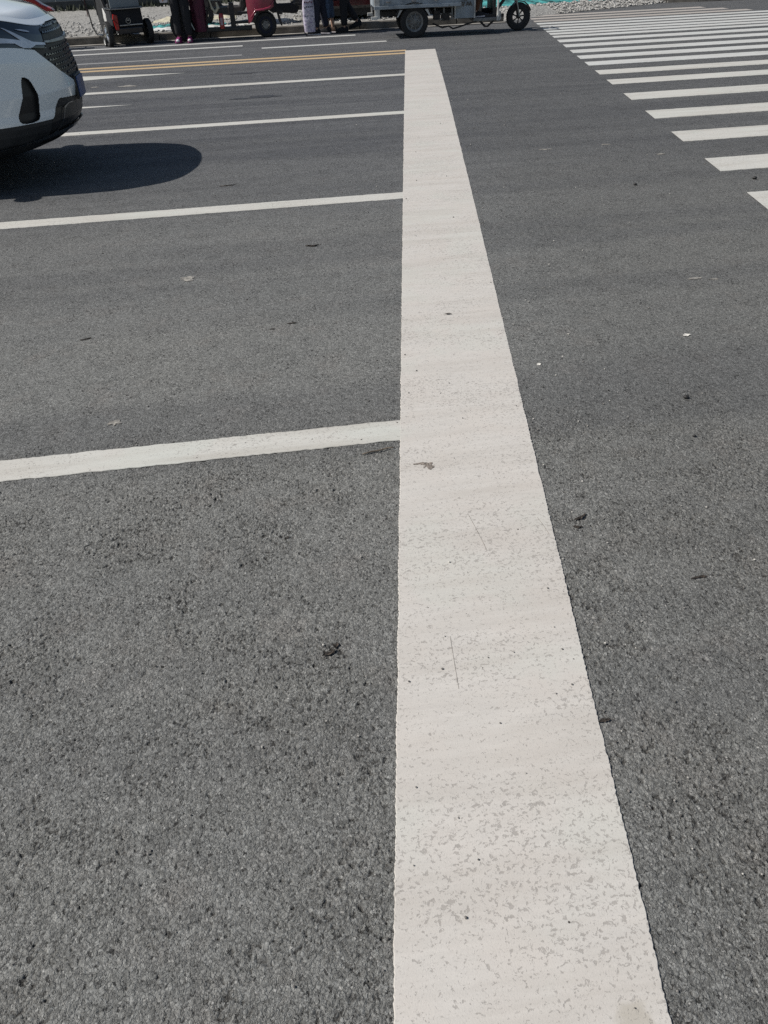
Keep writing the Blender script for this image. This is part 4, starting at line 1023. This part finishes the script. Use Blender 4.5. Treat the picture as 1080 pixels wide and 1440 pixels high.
    # shoes
    for s in 'lr':
        a = Vector(J[s+'ankle']); tt = Vector(J[s+'toe']); d = (tt-a); d.z = 0
        if d.length < .01: d = Vector((1, 0, 0))
        d.normalize(); sd = Vector((-d.y, d.x, 0))
        slope = (tt.z-a.z)+.065; L = .25; secs = []; so_ = []
        for f, w_, h_ in ((-.30, .026, .055), (-.22, .036, .085), (0, .038, .095), (.25, .044, .065), (.5, .048, .048), (.66, .040, .038), (.72, .022, .028)):
            c = a+d*(f*L)+Vector((0, 0, -.055+slope*max(0, (f+.1))/.8))
            def ringp(z0_, z1_, ww): return [tuple(c+sd*(ww*q[0])+Vector((0, 0, z0_+(z1_-z0_)*q[1]))) for q in ((-1, 0), (-1, .5), (-.6, 1), (.6, 1), (1, .5), (1, 0))]
            secs.append(ringp(0, h_, w_)); so_.append(ringp(-.022, .004, w_*1.10))
        sh = MB().loft(secs).build('shoe', shoe, t, smooth=True)
        MB().loft(so_).build('sole', sole, sh, smooth=False)
    return t
def stand(spread=.10, step=0.0, lift=0.0, h=1.62):
    k = h/1.62
    J = dict(pelvis=(0, 0, .90*k), chest=(.0, 0, 1.22*k), neck=(0, 0, 1.40*k), head=(.01, 0, 1.52*k))
    for s, sg in (('l', 1), ('r', -1)):
        st = step*sg
        J[s+'hip'] = (0, sg*.085, .84*k); J[s+'knee'] = (st*.5+.02, sg*spread*.9, .47*k); J[s+'ankle'] = (st, sg*spread, .077); J[s+'toe'] = (st+.13, sg*(spread+.02), .022)
        J[s+'shoulder'] = (0, sg*.19, 1.34*k); J[s+'elbow'] = (-.02, sg*.24, 1.06*k); J[s+'wrist'] = (.05, sg*.25, .82*k)
    return J
J = stand(.10)
person('person facing the road in black trousers and magenta shoes with white toes', (-1.47, 17.72, 0), R(-95), J, M['trouser_black'], M['coat_a'], M['pink'], M['pink'], thick=1.22)
# white toe caps belong to the shoes' look: pale fronts
for o in [o for o in bpy.data.objects if o.name.startswith('shoe')]:
    if o.data.materials[0] == M['pink']:
        a = None
        xs = [v.co.x for v in o.data.vertices]; mx = max(xs); ys = [v.co.y for v in o.data.vertices if v.co.x > mx-.02]
        MB().ball((mx-.028, sum(ys)/len(ys), .045), (.036, .040, .028), 10, 6).build('toe_cap', M['solewhite'], o, smooth=True)
J = stand(.07, .10)
person('person in navy trousers and white soled black shoes carrying the lilac bag', (1.19, 17.83, 0), R(176), J, M['trouser_navy'], M['coat_b'], M['trouser_black'], M['solewhite'], thick=1.12)
J = stand(.06, .05)
person('person in faded blue jeans and brown boots behind the lilac bag carrier', (1.38, 18.02, 0), R(170), J, M['jeans'], M['rust'], M['brown'], M['solewhite'], jeans_up=.42, thick=1.15)
J = stand(.06, .13); J['rankle'] = (-.22, -.06, .17); J['rtoe'] = (-.13, -.06, .05); J['rknee'] = (.0, -.06, .47); J['lankle'] = (.06, .05, .077); J['ltoe'] = (.19, .06, .022); J['lknee'] = (.06, .05, .48)
person('person walking left in black trousers and black shoes, rear heel lifted', (1.71, 17.95, 0), R(180), J, M['trouser_black'], M['coat_b'], M['trouser_black'], M['black'], thick=1.15)
# driver of the cargo tricycle
J = dict(pelvis=(0, 0, .74), chest=(.04, 0, 1.06), neck=(.07, 0, 1.24), head=(.09, 0, 1.37))
for s, sg in (('l', 1), ('r', -1)):
    J[s+'hip'] = (.05, sg*.09, .72); J[s+'knee'] = (.10 if s == 'r' else .20, sg*.20, .62); J[s+'ankle'] = (.03 if s == 'r' else .18, sg*.20, .33); J[s+'toe'] = (.15 if s == 'r' else .30, sg*.20, .275)
    J[s+'shoulder'] = (.05, sg*.19, 1.18); J[s+'elbow'] = (.26, sg*.25, 1.0); J[s+'wrist'] = (.46, sg*.28, 1.04)
person('driver seated in the cab of the grey blue cargo tricycle, rust brown trousers', (3.92, 16.62, 0), R(-3), J, M['rust'], M['coat_b'], M['trouser_black'], M['solewhite'], thick=.85)

def bag(name, label, loc, w, d, h, m, rz=0):
    t = thing(name, label, 'bag', loc, (0, 0, rz)); secs = []
    for j in range(11):
        f = j/10; bul = 1-.35*(f-.4)**2*2; secs.append([])
        for k in range(28):
            a = 2*math.pi*k/28; q = 1+.06*noise.noise(Vector((math.cos(a)*2, math.sin(a)*2, f*4)))*2
            sx = abs(math.cos(a))**.6*math.copysign(1, math.cos(a)); sy = abs(math.sin(a))**.6*math.copysign(1, math.sin(a))
            secs[-1].append((w/2*sx*bul*q, d/2*sy*bul*q*(1-.5*f), h*f))
    MB().loft(secs).build('bag_body', m, t, smooth=True)
    if h > .5:
        for zz, col in ((.62, M['trouser_navy']), (.74, M['maroon']), (.40, M['hoard'])):
            pr = MB(); rw = 0
            for k in range(5): pr.box((-w*.30+k*w*.15, -d*.42*(1-.5*zz)-.004, h*zz+random.uniform(-.01, .01)), (w*.09, .012, .022), (0, random.uniform(-.5, .5), 0))
            pr.build('printed_mark', col, t)
    for s in (-1, 1): MB().tube([(-w*.22, s*d*.12, h*.98), (-w*.15, s*d*.05, h*1.25), (w*.15, s*d*.05, h*1.25), (w*.22, s*d*.12, h*.98)], .008, 6).build('handle', m, t, smooth=True)
bag('shopping_bag', 'large lilac and white printed bag carried in front of the navy trousers', (.955, 17.72, .06), .23, .14, .66, M['lilac'])
bag('handbag', 'small pale pink bag hanging beside the person in magenta shoes', (-1.74, 17.70, .66), .17, .10, .22, M['solewhite'])
bag('handbag', 'small brown pink bag low between the two walking people', (1.27, 17.93, .16), .11, .09, .20, M['coat_a'])

# ------------------------------------------------------------ small things on the road
def leaf(x, y, L, W, label, rz=0, m=None, z=.001, name='dry_leaf', cat='leaf', curl=.35):
    """crumbled leaf: a main curled shard with torn edge and crumbs clinging to it"""
    rnd = random.Random(int(abs(x*971+y*577)*100)); mb = MB()
    def shard(cx, cy, l, w, a, lift):
        n = 9; ca, sa = math.cos(a), math.sin(a); top = []; bot = []
        for i in range(n):
            f = i/(n-1); u = (f-.5)*l; ww = w/2*(math.sin(math.pi*min(.96, max(.06, f)))**.8)
            for lst, sg in ((top, 1), (bot, -1)):
                v = sg*ww*rnd.uniform(.45, 1.15)+w*.12*math.sin(f*7+x*9); zz = z+lift*abs(math.sin(f*3.1+sg))+.0006
                lst.append((cx+u*ca-v*sa, cy+u*sa+v*ca, zz))
        vs = top+bot; mid = [tuple((t[q]+b_[q])/2+(0, 0, -lift*.5)[q] for q in range(3)) for t, b_ in zip(top, bot)]
        vs = top+[(p[0], p[1], max(.0006+z*.5, p[2])) for p in mid]+bot
        mb.add(vs, [(i, i+1, n+i+1, n+i) for i in range(n-1)]+[(n+i, n+i+1, 2*n+i+1, 2*n+i) for i in range(n-1)])
    if m is M['paper']: shard(0, 0, L, W*1.2, 0, W*.10)
    else:
        shard(0, 0, L, W*.75, 0, W*curl*.5)
        for k in range(3): shard(rnd.uniform(-.35, .35)*L, rnd.uniform(-.4, .4)*W, L*rnd.uniform(.25, .5), W*rnd.uniform(.2, .5), rnd.uniform(-.9, .9), W*.2)
        for k in range(4): shard(rnd.uniform(-.7, .7)*L, rnd.uniform(-.9, .9)*W, L*.10, W*.16, rnd.uniform(0, 3), .0005)
    o = mb.build(name, m or M['leaf'], None, thick=.0008, loc=(x, y, 0), rot=(0, 0, rz)); tag(o, label, cat); return o
leaf(-.005, 1.45, .040, .018, 'dark crumpled leaf on the asphalt left of the stop line', .4, curl=.5)
leaf(.017, 1.475, .022, .016, 'small curled leaf scrap beside the dark crumpled leaf', 1.2, curl=.6)
leaf(.645, 1.115, .034, .014, 'dark leaf scrap touching the right edge of the stop line', .1)
leaf(.862, 1.905, .055, .018, 'long dark leaf shred right of the stop line', .5)
leaf(.838, 1.86, .03, .014, 'short dark leaf shred just below the long one', -.2)
leaf(1.105, 1.565, .052, .011, 'thin dark shred lying alone on the right', .02)
leaf(.17, 4.90, .085, .035, 'dark flattened leaf between the second lane line and stop line', .1)
leaf(-.01, 3.71, .05, .014, 'small dark twig-like leaf on the near lane', .1)
leaf(-.11, 3.66, .03, .012, 'tiny dark leaf left of the twig-like one', .3)
leaf(-1.03, 3.74, .06, .014, 'dark narrow leaf on the left of the near lane', .3)
leaf(.78, 3.64, .034, .013, 'dark narrow leaf lying on the white stop line', 0, z=.006)
leaf(.99, 4.12, .05, .010, 'dark thin shred at the right edge of the stop line', .4)
leaf(-.40, 6.55, .13, .02, 'thin dark twig near the tip of the car shadow', .15)
leaf(-.10, 1.975, .022, .010, 'tiny dark scrap on the near asphalt', .8)
leaf(3.78, 5.13, .08, .025, 'dark leaf on the first visible crossing stripe', .1, z=.005)
M['smudge'] = mat('smudge', (.17, .14, .115), .85, var=.4, scale=180, col2=(.40, .37, .34), amt=.52)
blot(.423, 2.305, .017, .018, M['smudge'], 'road_patch_surface', 'brown smudge on the stop line near the first lane line', z=.0045, rough=.9)
blot(.41, 2.32, .020, .007, M['smudge'], 'road_patch_surface', 'narrow brown smudge beside the rounder one', z=.0043, rough=.9)
leaf(1.82, 3.16, .036, .026, 'white scrap of paper alone on the right side of the road', .1, M['paper'], name='paper_scrap', cat='litter', curl=.1)
leaf(1.06, 3.01, .022, .018, 'tiny white scrap close to the right edge of the stop line', .5, M['paper'], name='paper_scrap', cat='litter', curl=.1)
def pebble(x, y, r_, label, m=None, z=0):
    mb = MB().ball((0, 0, r_*.55), (r_, r_*.85, r_*.6), 10, 7, jit=.25); o = mb.build('pebble', m or M['pebble'], None, smooth=True, loc=(x, y, z)); tag(o, label, 'pebble')
pebble(1.551, 2.595, .012, 'black pebble on the asphalt at the right')
pebble(1.45, 2.31, .007, 'smaller black pebble nearer the camera than the black one')
pebble(3.51, 5.62, .018, 'black pebble beside the corner of the first crossing stripe')
pebble(2.62, 5.7, .014, 'dark pebble on the open asphalt left of the crossing')
gr = MB(); rg = random.Random(3)
for k in range(900):
    y = .5+abs(rg.gauss(0, 1))*5.5; x = rg.uniform(-.5*y-1.2, .75*y+1.2); q = rg.random()
    if q < .3: x = stop_x(min(y, 14), 1)+abs(rg.gauss(0, .25))
    if 6.6 < y < 8.6 and x < -1.4: continue
    r_ = rg.uniform(.0012, .0034)*(1+.12*y); ph = rg.random()*6
    if y > 15: continue
    gr.loft([[(x+r_*rr*math.cos(ph+2*math.pi*k2/5), y+r_*rr*math.sin(ph+2*math.pi*k2/5)*rg.uniform(.7, 1.1), .001+(.0035 if stop_x(min(y, 14), 0) < x < stop_x(min(y, 14), 1) else 0)+zz*r_) for k2 in range(5)] for zz, rr in ((0, .8), (.5, 1), (1.0, .4))])
tag(gr.build('road_grit_gravel', M['grit']), 'fine grit and crumbs strewn over the asphalt and painted lines', 'grit', kind='stuff')
tw = MB().tube([(-.062, -.012, .004), (-.03, -.004, .006), (0, .0, .005), (.035, .008, .007), (.062, .011, .005)], [.0022, .003, .0032, .003, .0018], 7)
tag(tw.build('twig', M['twig'], None, smooth=True, loc=(.262, 2.435, 0)), 'pale thin twig lying left of the stop line under the nearest lane line', 'twig')
def fibre(pts, label):
    tag(MB().tube([(x, y, .0042) for x, y in pts], .00028, 5).build('plant_fibre', M['twig'], None, smooth=True), label, 'fibre')
fibre([(.315, 1.27), (.320, 1.33), (.326, 1.40), (.331, 1.455)], 'long hair-thin fibre on the middle of the stop line')
fibre([(.520, 1.80), (.516, 1.86), (.510, 1.93), (.505, 1.985)], 'short thin fibre on the stop line, farther of the two')
fibre([(.735, 1.84), (.730, 1.89), (.724, 1.93)], 'short dark fibre near the right edge of the stop line')
